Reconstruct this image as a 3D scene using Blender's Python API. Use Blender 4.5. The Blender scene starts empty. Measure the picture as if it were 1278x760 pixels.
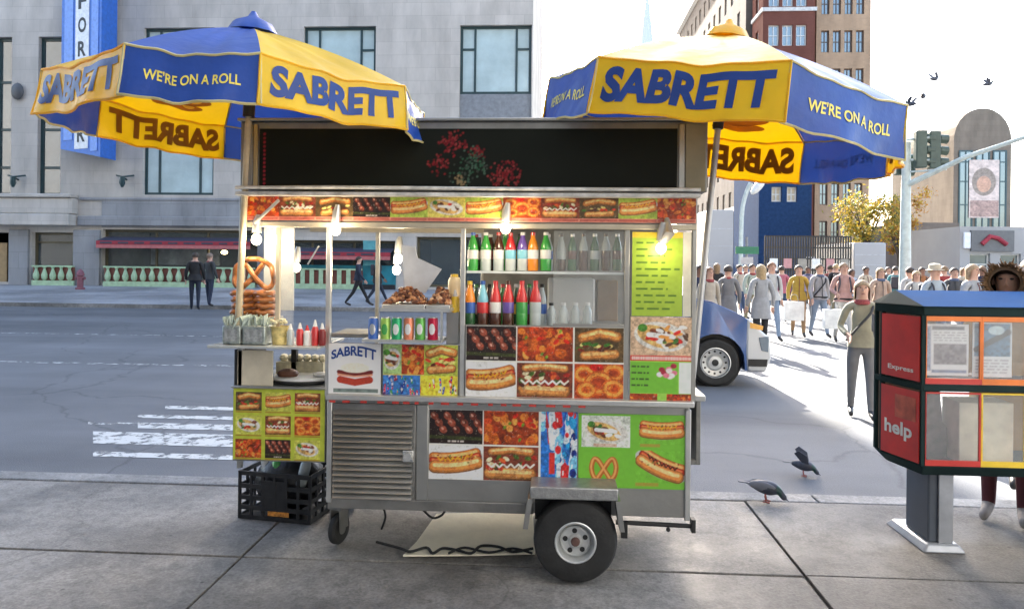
import bpy, math, random
import numpy as np
from mathutils import Vector, Matrix
from math import sin, cos, pi, radians as R
random.seed(7); RNG = np.random.default_rng(7)
scene = bpy.context.scene
COL = scene.collection

# ------------------------------------------------------------------ camera geometry
PW, PH, F, CX, CY = 1278, 760, 900.0, 639.0, 328.0
EYE = Vector((0, 0, 1.58))
YAW, ROLL = R(3.3), R(0.6)
r0 = Vector((cos(YAW), sin(YAW), 0)); fw = Vector((-sin(YAW), cos(YAW), 0)); u0 = Vector((0, 0, 1))
RT = r0*cos(ROLL) + u0*sin(ROLL); UP = -r0*sin(ROLL) + u0*cos(ROLL)
def ray(px, py): return RT*((px-CX)/F) - UP*((py-CY)/F) + fw
def at(px, py, D):                       # point on the plane parallel to the street, D metres away
    d = ray(px, py); return EYE + d*(D/d.y)
def atz(px, py, z):                      # point at height z
    d = ray(px, py); return EYE + d*((z-EYE.z)/d.z)
cam = bpy.data.cameras.new('camera'); camo = bpy.data.objects.new('camera', cam); COL.objects.link(camo)
cam.sensor_width = 36; cam.lens = 36*F/PW; cam.shift_y = -(PH/2-CY)/PW
cam.clip_start = .05; cam.clip_end = 5000
m = Matrix.Identity(4)
for i in range(3): m[i][0] = RT[i]; m[i][1] = UP[i]; m[i][2] = -fw[i]; m[i][3] = EYE[i]
camo.matrix_world = m
scene.camera = camo

# ------------------------------------------------------------------ materials
def srgb(c):
    c = np.asarray(c, float)/255.0
    return np.where(c <= .04045, c/12.92, ((c+.055)/1.055)**2.4)
def col4(c):
    if isinstance(c, (int, float)): c = (c, c, c)
    return (c[0], c[1], c[2], 1)
def S(r, g, b): return tuple(float(x) for x in srgb((r, g, b)))
def newmat(name):
    m = bpy.data.materials.new(name); m.use_nodes = True
    nt = m.node_tree; b = nt.nodes['Principled BSDF']
    return m, nt, b
def N(nt, t, **kw):
    n = nt.nodes.new(t)
    for k, v in kw.items():
        if k in n.inputs: n.inputs[k].default_value = v
        else: setattr(n, k, v)
    return n
_mc = {}
def mat(name, c, rough=.6, metal=0.0, var=.18, scale=6.0, bump=0.0, bscale=60.0, spec=.5, rvar=.1, translucent=0, tcol=None, emit=0, alpha=1, coat=0):
    key = (name, c if not isinstance(c, float) else (c,), rough, metal, var, scale, bump, emit, translucent, alpha, coat, tcol)
    if key in _mc: return _mc[key]
    m, nt, b = newmat(name); L = nt.links.new
    c4 = col4(c)
    tc = N(nt, 'ShaderNodeTexCoord'); n = N(nt, 'ShaderNodeTexNoise', Scale=scale, Detail=6.0, Roughness=.6)
    L(tc.outputs['Object'], n.inputs['Vector'])
    mr = N(nt, 'ShaderNodeMapRange'); mr.inputs['From Min'].default_value = .3; mr.inputs['From Max'].default_value = .7
    mr.inputs['To Min'].default_value = 1-var; mr.inputs['To Max'].default_value = 1+var
    L(n.outputs['Fac'], mr.inputs['Value'])
    hs = N(nt, 'ShaderNodeHueSaturation'); hs.inputs['Color'].default_value = c4
    L(mr.outputs['Result'], hs.inputs['Value']); L(hs.outputs['Color'], b.inputs['Base Color'])
    mr2 = N(nt, 'ShaderNodeMapRange'); mr2.inputs['To Min'].default_value = max(.02, rough-rvar); mr2.inputs['To Max'].default_value = min(1, rough+rvar)
    L(n.outputs['Fac'], mr2.inputs['Value']); L(mr2.outputs['Result'], b.inputs['Roughness'])
    b.inputs['Metallic'].default_value = metal; b.inputs['Specular IOR Level'].default_value = spec
    if coat: b.inputs['Coat Weight'].default_value = coat; b.inputs['Coat Roughness'].default_value = .08
    if bump:
        n2 = N(nt, 'ShaderNodeTexNoise', Scale=bscale, Detail=4.0); L(tc.outputs['Object'], n2.inputs['Vector'])
        bp = N(nt, 'ShaderNodeBump', Strength=bump, Distance=.02); L(n2.outputs['Fac'], bp.inputs['Height']); L(bp.outputs['Normal'], b.inputs['Normal'])
    if emit: b.inputs['Emission Color'].default_value = c4; b.inputs['Emission Strength'].default_value = emit
    out = nt.nodes['Material Output']
    if translucent:
        t = N(nt, 'ShaderNodeBsdfTranslucent'); (L(hs.outputs['Color'], t.inputs['Color']) if tcol is None else setattr(t.inputs['Color'], 'default_value', col4(tcol)))
        mx = N(nt, 'ShaderNodeMixShader'); mx.inputs[0].default_value = translucent
        L(b.outputs[0], mx.inputs[1]); L(t.outputs[0], mx.inputs[2]); L(mx.outputs[0], out.inputs['Surface'])
    if alpha < 1:
        t = N(nt, 'ShaderNodeBsdfTransparent'); mx = N(nt, 'ShaderNodeMixShader'); mx.inputs[0].default_value = alpha
        L(t.outputs[0], mx.inputs[1]); L(b.outputs[0], mx.inputs[2]); L(mx.outputs[0], out.inputs['Surface'])
    _mc[key] = m; return m
def print_mat(name='printed_sheet', rough=.32, spec=.5):
    m, nt, b = newmat(name); b.inputs['Specular IOR Level'].default_value = spec; a = N(nt, 'ShaderNodeVertexColor', layer_name='Col')
    nt.links.new(a.outputs['Color'], b.inputs['Base Color']); b.inputs['Roughness'].default_value = rough
    n = N(nt, 'ShaderNodeTexNoise', Scale=3.0, Detail=3.0); tc = N(nt, 'ShaderNodeTexCoord'); nt.links.new(tc.outputs['Object'], n.inputs['Vector'])
    bp = N(nt, 'ShaderNodeBump', Strength=.25, Distance=.02); nt.links.new(n.outputs['Fac'], bp.inputs['Height']); nt.links.new(bp.outputs['Normal'], b.inputs['Normal'])
    return m
PRINT = print_mat(); PRINT_MATT = print_mat('matt_display', .6, .12)

# ------------------------------------------------------------------ mesh collecting
class MB:
    def __init__(s): s.V = []; s.F = []; s.M = []; s.mi = 0
    def add(s, vs, fs, mi=None):
        o = len(s.V); s.V += [tuple(v) for v in vs]
        for f in fs: s.F.append(tuple(i+o for i in f)); s.M.append(s.mi if mi is None else mi)
        return s
    def box(s, x0, y0, z0, x1, y1, z1, mi=None):
        if x0 > x1: x0, x1 = x1, x0
        if y0 > y1: y0, y1 = y1, y0
        if z0 > z1: z0, z1 = z1, z0
        v = [(x0,y0,z0),(x1,y0,z0),(x1,y1,z0),(x0,y1,z0),(x0,y0,z1),(x1,y0,z1),(x1,y1,z1),(x0,y1,z1)]
        return s.add(v, [(3,2,1,0),(4,5,6,7),(0,1,5,4),(1,2,6,5),(2,3,7,6),(3,0,4,7)], mi)
    def hexa(s, b4, t4, mi=None):
        return s.add(list(b4)+list(t4), [(3,2,1,0),(4,5,6,7),(0,1,5,4),(1,2,6,5),(2,3,7,6),(3,0,4,7)], mi)
    def obox(s, c, u, v, w, mi=None):   # half-extent vectors
        c, u, v, w = Vector(c), Vector(u), Vector(v), Vector(w)
        return s.hexa([c-u-v-w, c+u-v-w, c+u+v-w, c-u+v-w], [c-u-v+w, c+u-v+w, c+u+v+w, c-u+v+w], mi)
    def tube(s, pts, rad, n=8, caps=True, mi=None):
        pts = [Vector(p) for p in pts]; k = len(pts)
        if not hasattr(rad, '__len__'): rad = [rad]*k
        vs = []; ref = None
        for i, p in enumerate(pts):
            t = (pts[min(i+1, k-1)]-pts[max(i-1, 0)]).normalized()
            if ref is None: ref = Vector((0,0,1)) if abs(t.z) < .9 else Vector((1,0,0))
            a = (ref - t*ref.dot(t)).normalized(); b = t.cross(a); ref = a
            for j in range(n):
                q = 2*pi*j/n; vs.append(p + (a*cos(q)+b*sin(q))*rad[i])
        fs = [(i*n+j, i*n+(j+1)%n, (i+1)*n+(j+1)%n, (i+1)*n+j) for i in range(k-1) for j in range(n)]
        if caps: fs += [tuple(range(n))[::-1], tuple((k-1)*n+j for j in range(n))]
        return s.add(vs, fs, mi)
    def lathe(s, prof, c=(0,0,0), n=16, axis='z', mi=None, caps=True):  # prof: (r, h)
        c = Vector(c); vs = []
        for r, h in prof:
            for j in range(n):
                a = 2*pi*j/n; x, y = r*cos(a), r*sin(a)
                vs.append(c + (Vector((x,y,h)) if axis == 'z' else Vector((x,h,y)) if axis == 'y' else Vector((h,x,y))))
        k = len(prof)
        fs = [(i*n+j, i*n+(j+1)%n, (i+1)*n+(j+1)%n, (i+1)*n+j) for i in range(k-1) for j in range(n)]
        if caps and prof[0][0] > 1e-6: fs.append(tuple(range(n))[::-1])
        if caps and prof[-1][0] > 1e-6: fs.append(tuple((k-1)*n+j for j in range(n)))
        return s.add(vs, fs, mi)
    def ball(s, c, rx, ry=None, rz=None, n=12, mi=None, rot=None):
        ry = rx if ry is None else ry; rz = rx if rz is None else rz
        c = Vector(c); k = n//2+1; vs = []
        for i in range(k):
            t = pi*i/(k-1)
            for j in range(n):
                a = 2*pi*j/n; p = Vector((rx*sin(t)*cos(a), ry*sin(t)*sin(a), -rz*cos(t)))
                vs.append(c + (rot @ p if rot else p))
        fs = [(i*n+j, i*n+(j+1)%n, (i+1)*n+(j+1)%n, (i+1)*n+j) for i in range(k-1) for j in range(n)]
        return s.add(vs, fs, mi)
    def prism(s, pts, ex, mi=None):      # 3-D outline extruded by vector ex
        pts = [Vector(p) for p in pts]; n = len(pts); ex = Vector(ex)
        return s.add(pts+[p+ex for p in pts], [tuple(range(n)), tuple(range(n, 2*n))[::-1]] + [(i, i+n, (i+1)%n+n, (i+1)%n) for i in range(n)], mi)
WL = {}
def wloc(o): return WL.get(o.name, Vector((0,0,0)))
def tag(o, label=None, cat=None, group=None, kind=None):
    if label: o['label'] = label
    if cat: o['category'] = cat
    if group: o['group'] = group
    if kind: o['kind'] = kind
    return o
def link(o, parent=None, offset=None):
    COL.objects.link(o)
    if parent is not None: o.parent = parent
    return o
def empty(name, loc, label, cat, group=None, rz=0):
    o = bpy.data.objects.new(name, None); COL.objects.link(o); o.location = loc; o.rotation_euler = (0,0,rz)
    o.empty_display_size = .1
    WL[o.name] = Vector(loc); return tag(o, label, cat, group)
def finish(me, smooth, ang=35):
    if smooth:
        me.polygons.foreach_set('use_smooth', [True]*len(me.polygons)); me.set_sharp_from_angle(angle=R(ang))
def build(name, mb, mats, parent=None, world=True, smooth=True, bevel=0, label=None, cat=None, group=None, kind=None, recalc=True):
    """one mesh object; with world=True the vertices are in world space and made local to the parent"""
    if not isinstance(mats, (list, tuple)): mats = [mats]
    off = wloc(parent) if (parent is not None and world) else Vector((0,0,0))
    me = bpy.data.meshes.new(name)
    origin = Vector((0,0,0))
    V = mb.V
    if parent is None and world and V:
        a = np.array(V); origin = Vector(((a[:,0].min()+a[:,0].max())/2, (a[:,1].min()+a[:,1].max())/2, a[:,2].min()))
    sh = off + origin
    me.from_pydata([(v[0]-sh[0], v[1]-sh[1], v[2]-sh[2]) for v in V], [], mb.F)
    for mm in mats: me.materials.append(mm)
    if len(mats) > 1: me.polygons.foreach_set('material_index', mb.M)
    me.update()
    if recalc:
        import bmesh
        bm = bmesh.new(); bm.from_mesh(me); bmesh.ops.recalc_face_normals(bm, faces=bm.faces); bm.to_mesh(me); bm.free()
    finish(me, smooth)
    o = bpy.data.objects.new(name, me); o.location = origin; link(o, parent)
    WL[o.name] = off + origin
    if bevel:
        b = o.modifiers.new('bevel', 'BEVEL'); b.width = bevel; b.segments = 2; b.limit_method = 'ANGLE'; b.angle_limit = R(40)
    return tag(o, label, cat, group, kind)
def dup(root, loc, label=None, rz=None, group=None):
    r = root.copy(); COL.objects.link(r); r.location = loc; WL[r.name] = Vector(loc)
    if rz is not None: r.rotation_euler = (0,0,rz)
    if label: r['label'] = label
    if group: r['group'] = group
    for ch in list(root.children):
        c = ch.copy(); COL.objects.link(c); c.parent = r
        for g in list(ch.children):
            d = g.copy(); COL.objects.link(d); d.parent = c
    return r
_tc = {}
def text_mesh(s, bold=.0, shear=0.0, cuts=None):
    """letters as flat polygons, normalised to width 1 (x) and height 1 (y)"""
    k = (s, bold, shear, cuts)
    if k in _tc: return _tc[k]
    cu = bpy.data.curves.new('t', 'FONT'); cu.body = s; cu.offset = bold; cu.shear = shear; cu.resolution_u = 4; cu.fill_mode = 'FRONT'
    o = bpy.data.objects.new('t', cu); COL.objects.link(o); bpy.context.view_layer.update()
    me = bpy.data.meshes.new_from_object(o.evaluated_get(bpy.context.evaluated_depsgraph_get()))
    if cuts:                              # cut the letters into small pieces so that they can follow folded cloth
        import bmesh
        bm = bmesh.new(); bm.from_mesh(me); xs_ = [q.co.x for q in bm.verts]; ys_ = [q.co.y for q in bm.verts]
        for n_, lo, hi, ax in ((cuts[0], min(xs_), max(xs_), Vector((1,0,0))), (cuts[1], min(ys_), max(ys_), Vector((0,1,0)))):
            for i in range(1, n_): bmesh.ops.bisect_plane(bm, geom=bm.verts[:]+bm.edges[:]+bm.faces[:], plane_co=ax*(lo+(hi-lo)*i/n_), plane_no=ax)
        bm.to_mesh(me); bm.free()
    v = np.array([tuple(x.co) for x in me.vertices]); f = [tuple(p.vertices) for p in me.polygons]
    bpy.data.objects.remove(o); bpy.data.curves.remove(cu); bpy.data.meshes.remove(me)
    asp = np.ptp(v[:,0])/np.ptp(v[:,1])
    v = (v[:,:2]-v[:,:2].min(0))/np.ptp(v[:,:2], axis=0)
    _tc[k] = (v, f, asp); return _tc[k]
def text_on(mb, s, fn, bold=.02, shear=0, mi=None, cuts=None):
    v, f, a = text_mesh(s, bold, shear, cuts); mb.add([fn(x, y) for x, y in v], f, mi); return mb

# ------------------------------------------------------------------ painted prints (menu photographs)
def vnoise(h, w, sc, rng):
    gh, gw = max(2, int(h/sc)+2), max(2, int(w/sc)+2); g = rng.random((gh, gw))
    y = np.linspace(0, gh-1.001, h); x = np.linspace(0, gw-1.001, w); yi = y.astype(int); xi = x.astype(int); fy = (y-yi)[:,None]; fx = (x-xi)[None,:]
    fy = fy*fy*(3-2*fy); fx = fx*fx*(3-2*fx)
    return g[yi][:,xi]*(1-fy)*(1-fx)+g[yi+1][:,xi]*fy*(1-fx)+g[yi][:,xi+1]*(1-fy)*fx+g[yi+1][:,xi+1]*fy*fx
class Pic:
    def __init__(s, w=None, h=None, res=.004, A=None):
        if A is None:
            s.nx, s.ny = max(4, round(w/res)), max(4, round(h/res)); s.A = np.zeros((s.ny, s.nx, 3)); s.w, s.h = w, h
        else: s.A = A; s.ny, s.nx = A.shape[:2]
        s.asp = s.nx/s.ny
        s.U, s.V = np.meshgrid((np.arange(s.nx)+.5)/s.nx*s.asp, (np.arange(s.ny)+.5)/s.ny)
        s.px = 1.0/s.ny
    def sub(s, x0, y0, x1, y1):          # fractions, y up
        return Pic(A=s.A[round(y0*s.ny):max(round(y1*s.ny), round(y0*s.ny)+2), round(x0*s.nx):max(round(x1*s.nx), round(x0*s.nx)+2)])
    def bg(s, c, var=.1, sc=6):
        n = vnoise(s.ny, s.nx, sc, RNG)[...,None]; s.A[:] = srgb(c)*(1+var*(2*n-1)); return s
    def put(s, m, c, var=.25, sc=3):
        n = vnoise(s.ny, s.nx, sc, RNG)[...,None]; c = srgb(c)*(1+var*(2*n-1)); m = np.clip(m, 0, 1)[...,None]
        s.A[:] = s.A*(1-m)+c*m; return s
    def ell(s, cx, cy, rx, ry, ang=0):
        ca, sa = cos(ang), sin(ang); x = (s.U-cx)*ca+(s.V-cy)*sa; y = -(s.U-cx)*sa+(s.V-cy)*ca
        d = np.sqrt((x/rx)**2+(y/ry)**2); return (1-d)*min(rx, ry)/s.px+.5
    def rect(s, x0, y0, x1, y1):
        return np.minimum(np.minimum(s.U-x0, x1-s.U), np.minimum(s.V-y0, y1-s.V))/s.px+.5
    def stroke(s, pts, r):
        d = np.full(s.U.shape, 9.)
        for (ax, ay), (bx, by) in zip(pts[:-1], pts[1:]):
            vx, vy = bx-ax, by-ay; L = vx*vx+vy*vy+1e-9
            t = np.clip(((s.U-ax)*vx+(s.V-ay)*vy)/L, 0, 1); d = np.minimum(d, np.hypot(s.U-ax-t*vx, s.V-ay-t*vy))
        return (r-d)/s.px+.5
    def photo(s, k=1.0):                 # grain, gloss and contrast of a printed photograph
        n1, n2, n3 = [vnoise(s.ny, s.nx, q, RNG)[...,None]-.5 for q in (1.6, 4, 12)]
        s.A[:] = np.clip(s.A*(1+k*(.55*n1+.6*n2+.5*n3)), 0, 1)
        sp = np.clip((vnoise(s.ny, s.nx, 2.2, RNG)-.86)*6, 0, 1)[...,None]*.35*k; s.A[:] = s.A*(1-sp)+sp*np.array((.85,.75,.6)); return s
    def roll(s, pts, r, c, hi, off=.3):  # rounded bread or sausage: dark edge, warm middle, lit top
        c = np.array(c); s.put(s.stroke(pts, r), c*.55, .2); s.put(s.stroke([(x, y+r*.08) for x, y in pts], r*.86), c*.8, .2)
        s.put(s.stroke([(x, y+r*.16) for x, y in pts], r*.66), c, .2); s.put(s.stroke([(x, y+r*off) for x, y in pts], r*.3), hi, .2)
    def words(s, x0, y, x1, hh, c):      # a line of unreadably small print
        x = x0
        while x < x1-.02:
            L = min(x1-x, random.uniform(.04, .16)); s.put(s.rect(x, y, x+L, y+hh)*.75, c, .1); x += L+.035
def f_hotdog(p, bg=(235,235,230), ang=.12, dark=False):
    p.bg(bg, .08); a = p.asp; cx, cy = a/2, .5; L = a*.40
    ca, sa = cos(ang), sin(ang)
    def cur(off, bend, n=9, l=L): return [(cx+ca*l*t-sa*(off-bend*t*t), cy+sa*l*t+ca*(off-bend*t*t)) for t in np.linspace(-1, 1, n)]
    p.put(p.stroke(cur(-.08, -.1), .25)*.5, (190,190,185), .05)
    p.roll(cur(.16, -.06), .15, (212,122,52), (240,180,110)); p.roll(cur(.05, -.06, l=L*1.06), .12, (186,48,20), (236,120,70)); p.roll(cur(-.13, -.06), .19, (226,140,66), (250,200,136))
    p.put(p.stroke([(x+0.02*0, y+.045*(-1)**i) for i, (x, y) in enumerate(cur(.1, -.06, 15, L*.8))], .024), (70,25,12) if dark else (225,160,30), .1)
    for i in range(14): p.put(p.ell(cx+random.uniform(-1,1)*L, cy+random.uniform(.0,.2), .035, .02, random.uniform(-2,2)), random.choice([(120,60,24),(90,120,40),(236,200,120),(150,40,20)]), .3)
    p.photo(.8 if bg[0] > 140 else .3)
def f_sub(p, bg=(120,55,35)):
    p.bg(bg, .3); a = p.asp
    p.roll([(a*.12, .22), (a*.85, .2)], .18, (214,140,72), (240,190,126))
    for i in range(16): p.put(p.ell(a*random.uniform(.08,.92), random.uniform(.36,.52), .1, .07, random.uniform(-1,1)), random.choice([(150,30,20),(190,60,30),(60,90,25),(230,205,160),(90,35,20)]), .3)
    p.put(p.stroke([(a*(.08+.84*t), .44+.05*(-1)**i) for i, t in enumerate(np.linspace(0,1,13))], .025), (245,235,215), .1)
    for i in range(12): p.put(p.ell(a*random.uniform(.08,.92), random.uniform(.55,.72), .1, .06, random.uniform(-1,1)), random.choice([(170,40,25),(205,90,40),(70,100,30),(120,45,25),(235,215,170)]), .3)
    p.roll([(a*.15, .84), (a*.5, .9), (a*.86, .84)], .12, (205,128,62), (240,190,126)); p.photo()
def f_chicken(p):
    p.bg((140,52,18), .3)
    for i in range(34): p.put(p.ell(random.uniform(0,p.asp), random.uniform(.05,.95), random.uniform(.09,.19), random.uniform(.07,.13), random.uniform(-2,2)), random.choice([(198,92,30),(222,118,40),(170,58,20),(236,150,66),(206,70,30)]), .35, 2)
    for i in range(4): p.put(p.ell(random.uniform(.1,p.asp-.1), random.uniform(.5,.95), .1, .06, random.uniform(-1,1)), (205,40,20), .2)
    for i in range(4): p.put(p.ell(random.uniform(.1,p.asp-.1), random.uniform(.1,.9), .06, .04, 1), (110,140,40), .3)
    p.photo(1.2)
def f_kebab(p):
    p.bg((38,22,18), .4); a = p.asp
    for k in range(4):
        x0 = a*(.1+.24*k)
        for j in range(3):
            x, y = x0+.13*j, .82-.2*j
            p.put(p.ell(x, y, .13, .1, -.8), random.choice([(120,52,34),(150,72,50),(96,38,24)]), .35, 2); p.put(p.ell(x-.03, y+.03, .05, .03, -.8), (205,150,128), .2)
    p.put(p.stroke([(0,.2),(a,.16)], .05)*.7, (60,66,30), .4)
    p.photo(1.2); p.words(a*.35, .05, a*.65, .05, (210,200,190))
def f_rings(p):
    p.bg((160,58,20), .35); a = p.asp
    for cx, cy, r in ((a*.2,.7,.2),(a*.8,.75,.22),(a*.5,.45,.3),(a*.25,.25,.18),(a*.8,.3,.22)):
        pts = [(cx+r*cos(t)*1.1, cy+r*sin(t)*.85) for t in np.linspace(0,2*pi,18)]
        p.put(p.stroke(pts, .1), (200,92,30), .35, 2); p.put(p.stroke(pts, .045), (236,146,62), .25, 2)
    p.put(p.ell(a*.45,.9,.2,.1), (200,30,20), .2); p.photo()
PZ = [(-.065,.085),(0,.005),(.06,-.065),(.105,-.075),(.132,-.01),(.112,.065),(.055,.108),(0,.118),(-.055,.108),(-.112,.065),(-.132,-.01),(-.105,-.075),(-.06,-.065),(0,.005),(.065,.085)]
def smoothp(p, k=4):
    out = []; n = len(p)
    for i in range(n-1):
        p0, p1, p2, p3 = [np.array(p[max(0,min(n-1,j))]) for j in (i-1,i,i+1,i+2)]
        for t_ in np.linspace(0,1,k,endpoint=False): out.append(.5*((2*p1)+(-p0+p2)*t_+(2*p0-5*p1+4*p2-p3)*t_**2+(-p0+3*p1-3*p2+p3)*t_**3))
    return out+[np.array(p[-1])]
def f_pretzel(p, bg=(112,196,44), c=(176,94,36), hl=(226,158,90)):
    p.bg(bg, .05); a = p.asp; cx = a/2
    pts = [(cx+x*2.6,.5-y*3.3) for x, y in smoothp(PZ)]
    p.put(p.stroke(pts, .07), c, .2); p.put(p.stroke([(x-.01,y+.02) for x,y in pts], .028), hl, .15)
    p.put(p.rect(cx-.3,.02,cx+.3,.07)*.6, (190,90,60), .3)
def f_gyro(p, bg=(226,222,214)):
    p.bg(bg, .08); a = p.asp
    p.put(p.ell(a*.5,.5,a*.44,.36,-.15), (208,204,196), .05)
    p.put(p.ell(a*.46,.5,a*.36,.26,-.3), (214,170,100), .25)
    for i in range(16): p.put(p.ell(a*random.uniform(.25,.8), random.uniform(.35,.68), .11, .06, random.uniform(-1,1)), random.choice([(90,45,25),(120,60,35),(200,40,30),(60,110,40),(240,240,230)]), .3)
    p.put(p.stroke([(a*.3,.55),(a*.7,.5)], .06), (245,242,235), .1)
    p.put(p.ell(a*.2,.72,.12,.1), (70,130,40), .3); p.photo(.9)
def f_burger(p, bg=(90,70,40)):
    p.bg(bg, .4); a = p.asp
    p.roll([(a*.2,.18),(a*.82,.24)], .14, (206,132,64), (236,180,110))
    for i in range(14): p.put(p.ell(a*random.uniform(.1,.9), random.uniform(.34,.55), .11, .05, random.uniform(-.5,.5)), random.choice([(60,110,35),(110,40,22),(200,50,30),(235,205,120),(80,30,20)]), .3)
    p.roll([(a*.16,.7),(a*.5,.84),(a*.86,.74)], .15, (210,130,58), (240,190,120)); p.photo()
def f_drinks(p, bg=(40,110,190), cols=None):
    p.bg(bg, .35, 5); a = p.asp; cols = cols or [(30,70,170),(210,225,240),(40,150,210),(190,40,40),(20,40,110),(120,190,230)]
    for i in range(26):
        x, y = random.uniform(0,a), random.uniform(0,1); h = random.uniform(.09,.17); w = h*.36; t = random.uniform(-.25,.25); c = random.choice(cols)
        p.put(p.stroke([(x-t*h,y-h),(x+t*h,y+h)], w), c, .4, 3); p.put(p.stroke([(x+t*h,y+h),(x+t*h*1.3,y+h*1.35)], w*.4), c, .3); p.put(p.stroke([(x-w*.4-t*h*.6,y-h*.7),(x-w*.4+t*h*.6,y+h*.7)], w*.15), (240,244,250), .1)
        p.put(p.ell(x,y,w*.8,h*.4), random.choice([(245,245,245),(210,40,40),(30,50,130)]), .3)
    p.photo()
def f_crisps(p): f_drinks(p, (225,205,60), [(235,190,40),(200,40,30),(60,130,50),(240,230,200),(220,120,30),(40,80,160)])
def panel(name, pic, P0, Ux, Uz, Nn, parent, th=.006, label=None, world=True, mm=None):
    """printed sheet: P0 lower-left, Ux/Uz edge vectors, Nn outward normal; the sheet is th thick"""
    P0, Ux, Uz, Nn = Vector(P0), Vector(Ux), Vector(Uz), Vector(Nn).normalized()
    if world: P0 = P0-wloc(parent)
    nx, ny = pic.nx, pic.ny
    i, j = np.meshgrid(np.linspace(0,1,nx), np.linspace(0,1,ny)); i = i.ravel()[:,None]; j = j.ravel()[:,None]
    V = np.array(P0)+np.array(Nn)*th+i*np.array(Ux)+j*np.array(Uz)
    k = np.arange(nx*ny).reshape(ny, nx); q = np.stack([k[:-1,:-1], k[:-1,1:], k[1:,1:], k[1:,:-1]], -1).reshape(-1, 4)
    n = nx*ny; c = [0, nx-1, n-1, n-nx]
    back = [P0, P0+Ux, P0+Ux+Uz, P0+Uz]
    me = bpy.data.meshes.new(name)
    me.from_pydata(np.vstack([V, np.array(back)]).tolist(), [], q.tolist()+[(c[a], n+a, n+(a+1)%4, c[(a+1)%4]) for a in range(4)]+[(n+3,n+2,n+1,n)])
    at_ = me.color_attributes.new('Col', 'FLOAT_COLOR', 'POINT')
    cc = np.ones((n+4, 4)); cc[:n,:3] = np.clip(pic.A.reshape(-1,3), 0, .72); cc[n:,:3] = .5
    at_.data.foreach_set('color', cc.ravel()); me.materials.append(mm or PRINT); me.update()
    o = bpy.data.objects.new(name, me); link(o, parent); WL[o.name] = wloc(parent) if parent else Vector((0,0,0))
    return tag(o, label)

# ------------------------------------------------------------------ facades
def facade(mb, P0, U, Nn, W, H, ops, depth, mi=None):
    P0, U, Nn = Vector(P0), Vector(U).normalized(), Vector(Nn).normalized(); Z = Vector((0,0,1))
    us = sorted({0, W} | {o[0] for o in ops} | {o[2] for o in ops}); vs = sorted({0, H} | {o[1] for o in ops} | {o[3] for o in ops})
    for a, b in zip(us[:-1], us[1:]):
        for c, d in zip(vs[:-1], vs[1:]):
            if any(o[0] <= (a+b)/2 <= o[2] and o[1] <= (c+d)/2 <= o[3] for o in ops): continue
            mb.add([P0+U*a+Z*c, P0+U*b+Z*c, P0+U*b+Z*d, P0+U*a+Z*d], [(0,1,2,3)], mi)
    B = -Nn*depth
    for a, c, b, d in ops:
        q = [P0+U*a+Z*c, P0+U*b+Z*c, P0+U*b+Z*d, P0+U*a+Z*d]
        mb.add(q+[p+B for p in q], [(0,1,5,4),(1,2,6,5),(2,3,7,6),(3,0,4,7)], mi)
def window(parent, P, U, Nn, w, h, bars_u, bars_v, fm, gm, fw_=.08, cache={}):
    """frame with mullions (part) and its panes (sub-part); P lower-left of the opening in world space, already set back"""
    key = (round(w,3), round(h,3), tuple(bars_u), tuple(bars_v), fm.name, gm.name, tuple(round(x,3) for x in U))
    U = Vector(U).normalized(); Nn = Vector(Nn).normalized(); Z = Vector((0,0,1))
    if key not in cache:
        f = MB()
        def bar(a, c, b, d): f.obox(U*((a+b)/2)+Z*((c+d)/2), U*((b-a)/2), Nn*.04, Z*((d-c)/2))
        bar(0,0,w,fw_); bar(0,h-fw_,w,h); bar(0,fw_,fw_,h-fw_); bar(w-fw_,fw_,w,h-fw_)
        for b_ in bars_u: bar(b_*w-fw_*.4, fw_, b_*w+fw_*.4, h-fw_)
        for a0, a1, v in bars_v: f.obox(U*((a0+a1)/2*w)+Z*(v*h), U*((a1-a0)/2*w-fw_*.4), Nn*.035, Z*(fw_*.4))
        g = MB(); g.obox(U*(w/2)+Z*(h/2)-Nn*.02, U*(w/2-.01), Nn*.008, Z*(h/2-.01))
        cache[key] = (f, g, None, None)
    f, g, fm_, gm_ = cache[key]
    if fm_ is None:
        fo = build('window', f, fm, parent, world=False, smooth=False); go = build('pane', g, gm, fo, world=False, smooth=False)
        cache[key] = (f, g, fo.data, go.data)
    else:
        fo = bpy.data.objects.new('window', fm_); link(fo, parent); go = bpy.data.objects.new('pane', gm_); link(go, fo)
    fo.location = Vector(P)-wloc(parent); return fo
# ------------------------------------------------------------------ world, sun
SUN_AZ, SUN_EL = R(-4.6), R(29)          # azimuth from +Y towards +X
w = bpy.data.worlds.new('World'); scene.world = w; w.use_nodes = True
nt = w.node_tree; bgn = nt.nodes['Background']; sky = nt.nodes.new('ShaderNodeTexSky'); sky.sky_type = 'NISHITA'; sky.sun_disc = False
sky.sun_elevation = SUN_EL; sky.sun_rotation = SUN_AZ; sky.air_density = 1.0; sky.dust_density = 2.5; sky.ozone_density = .9
nt.links.new(sky.outputs[0], bgn.inputs[0]); bgn.inputs[1].default_value = .145
sd = bpy.data.lights.new('sun', 'SUN'); sd.energy = 4.8; sd.angle = R(.5); sd.color = (1, .94, .84)
so = bpy.data.objects.new('sun', sd); COL.objects.link(so)
sv = Vector((sin(SUN_AZ)*cos(SUN_EL), cos(SUN_AZ)*cos(SUN_EL), sin(SUN_EL)))
so.rotation_euler = sv.to_track_quat('Z', 'Y').to_euler(); so.location = (0, 20, 60)
scene.view_settings.view_transform = 'Standard'; scene.view_settings.look = 'None'; scene.view_settings.gamma = 1
scene.view_settings.use_curve_mapping = False; scene.view_settings.exposure = 2.75

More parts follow.
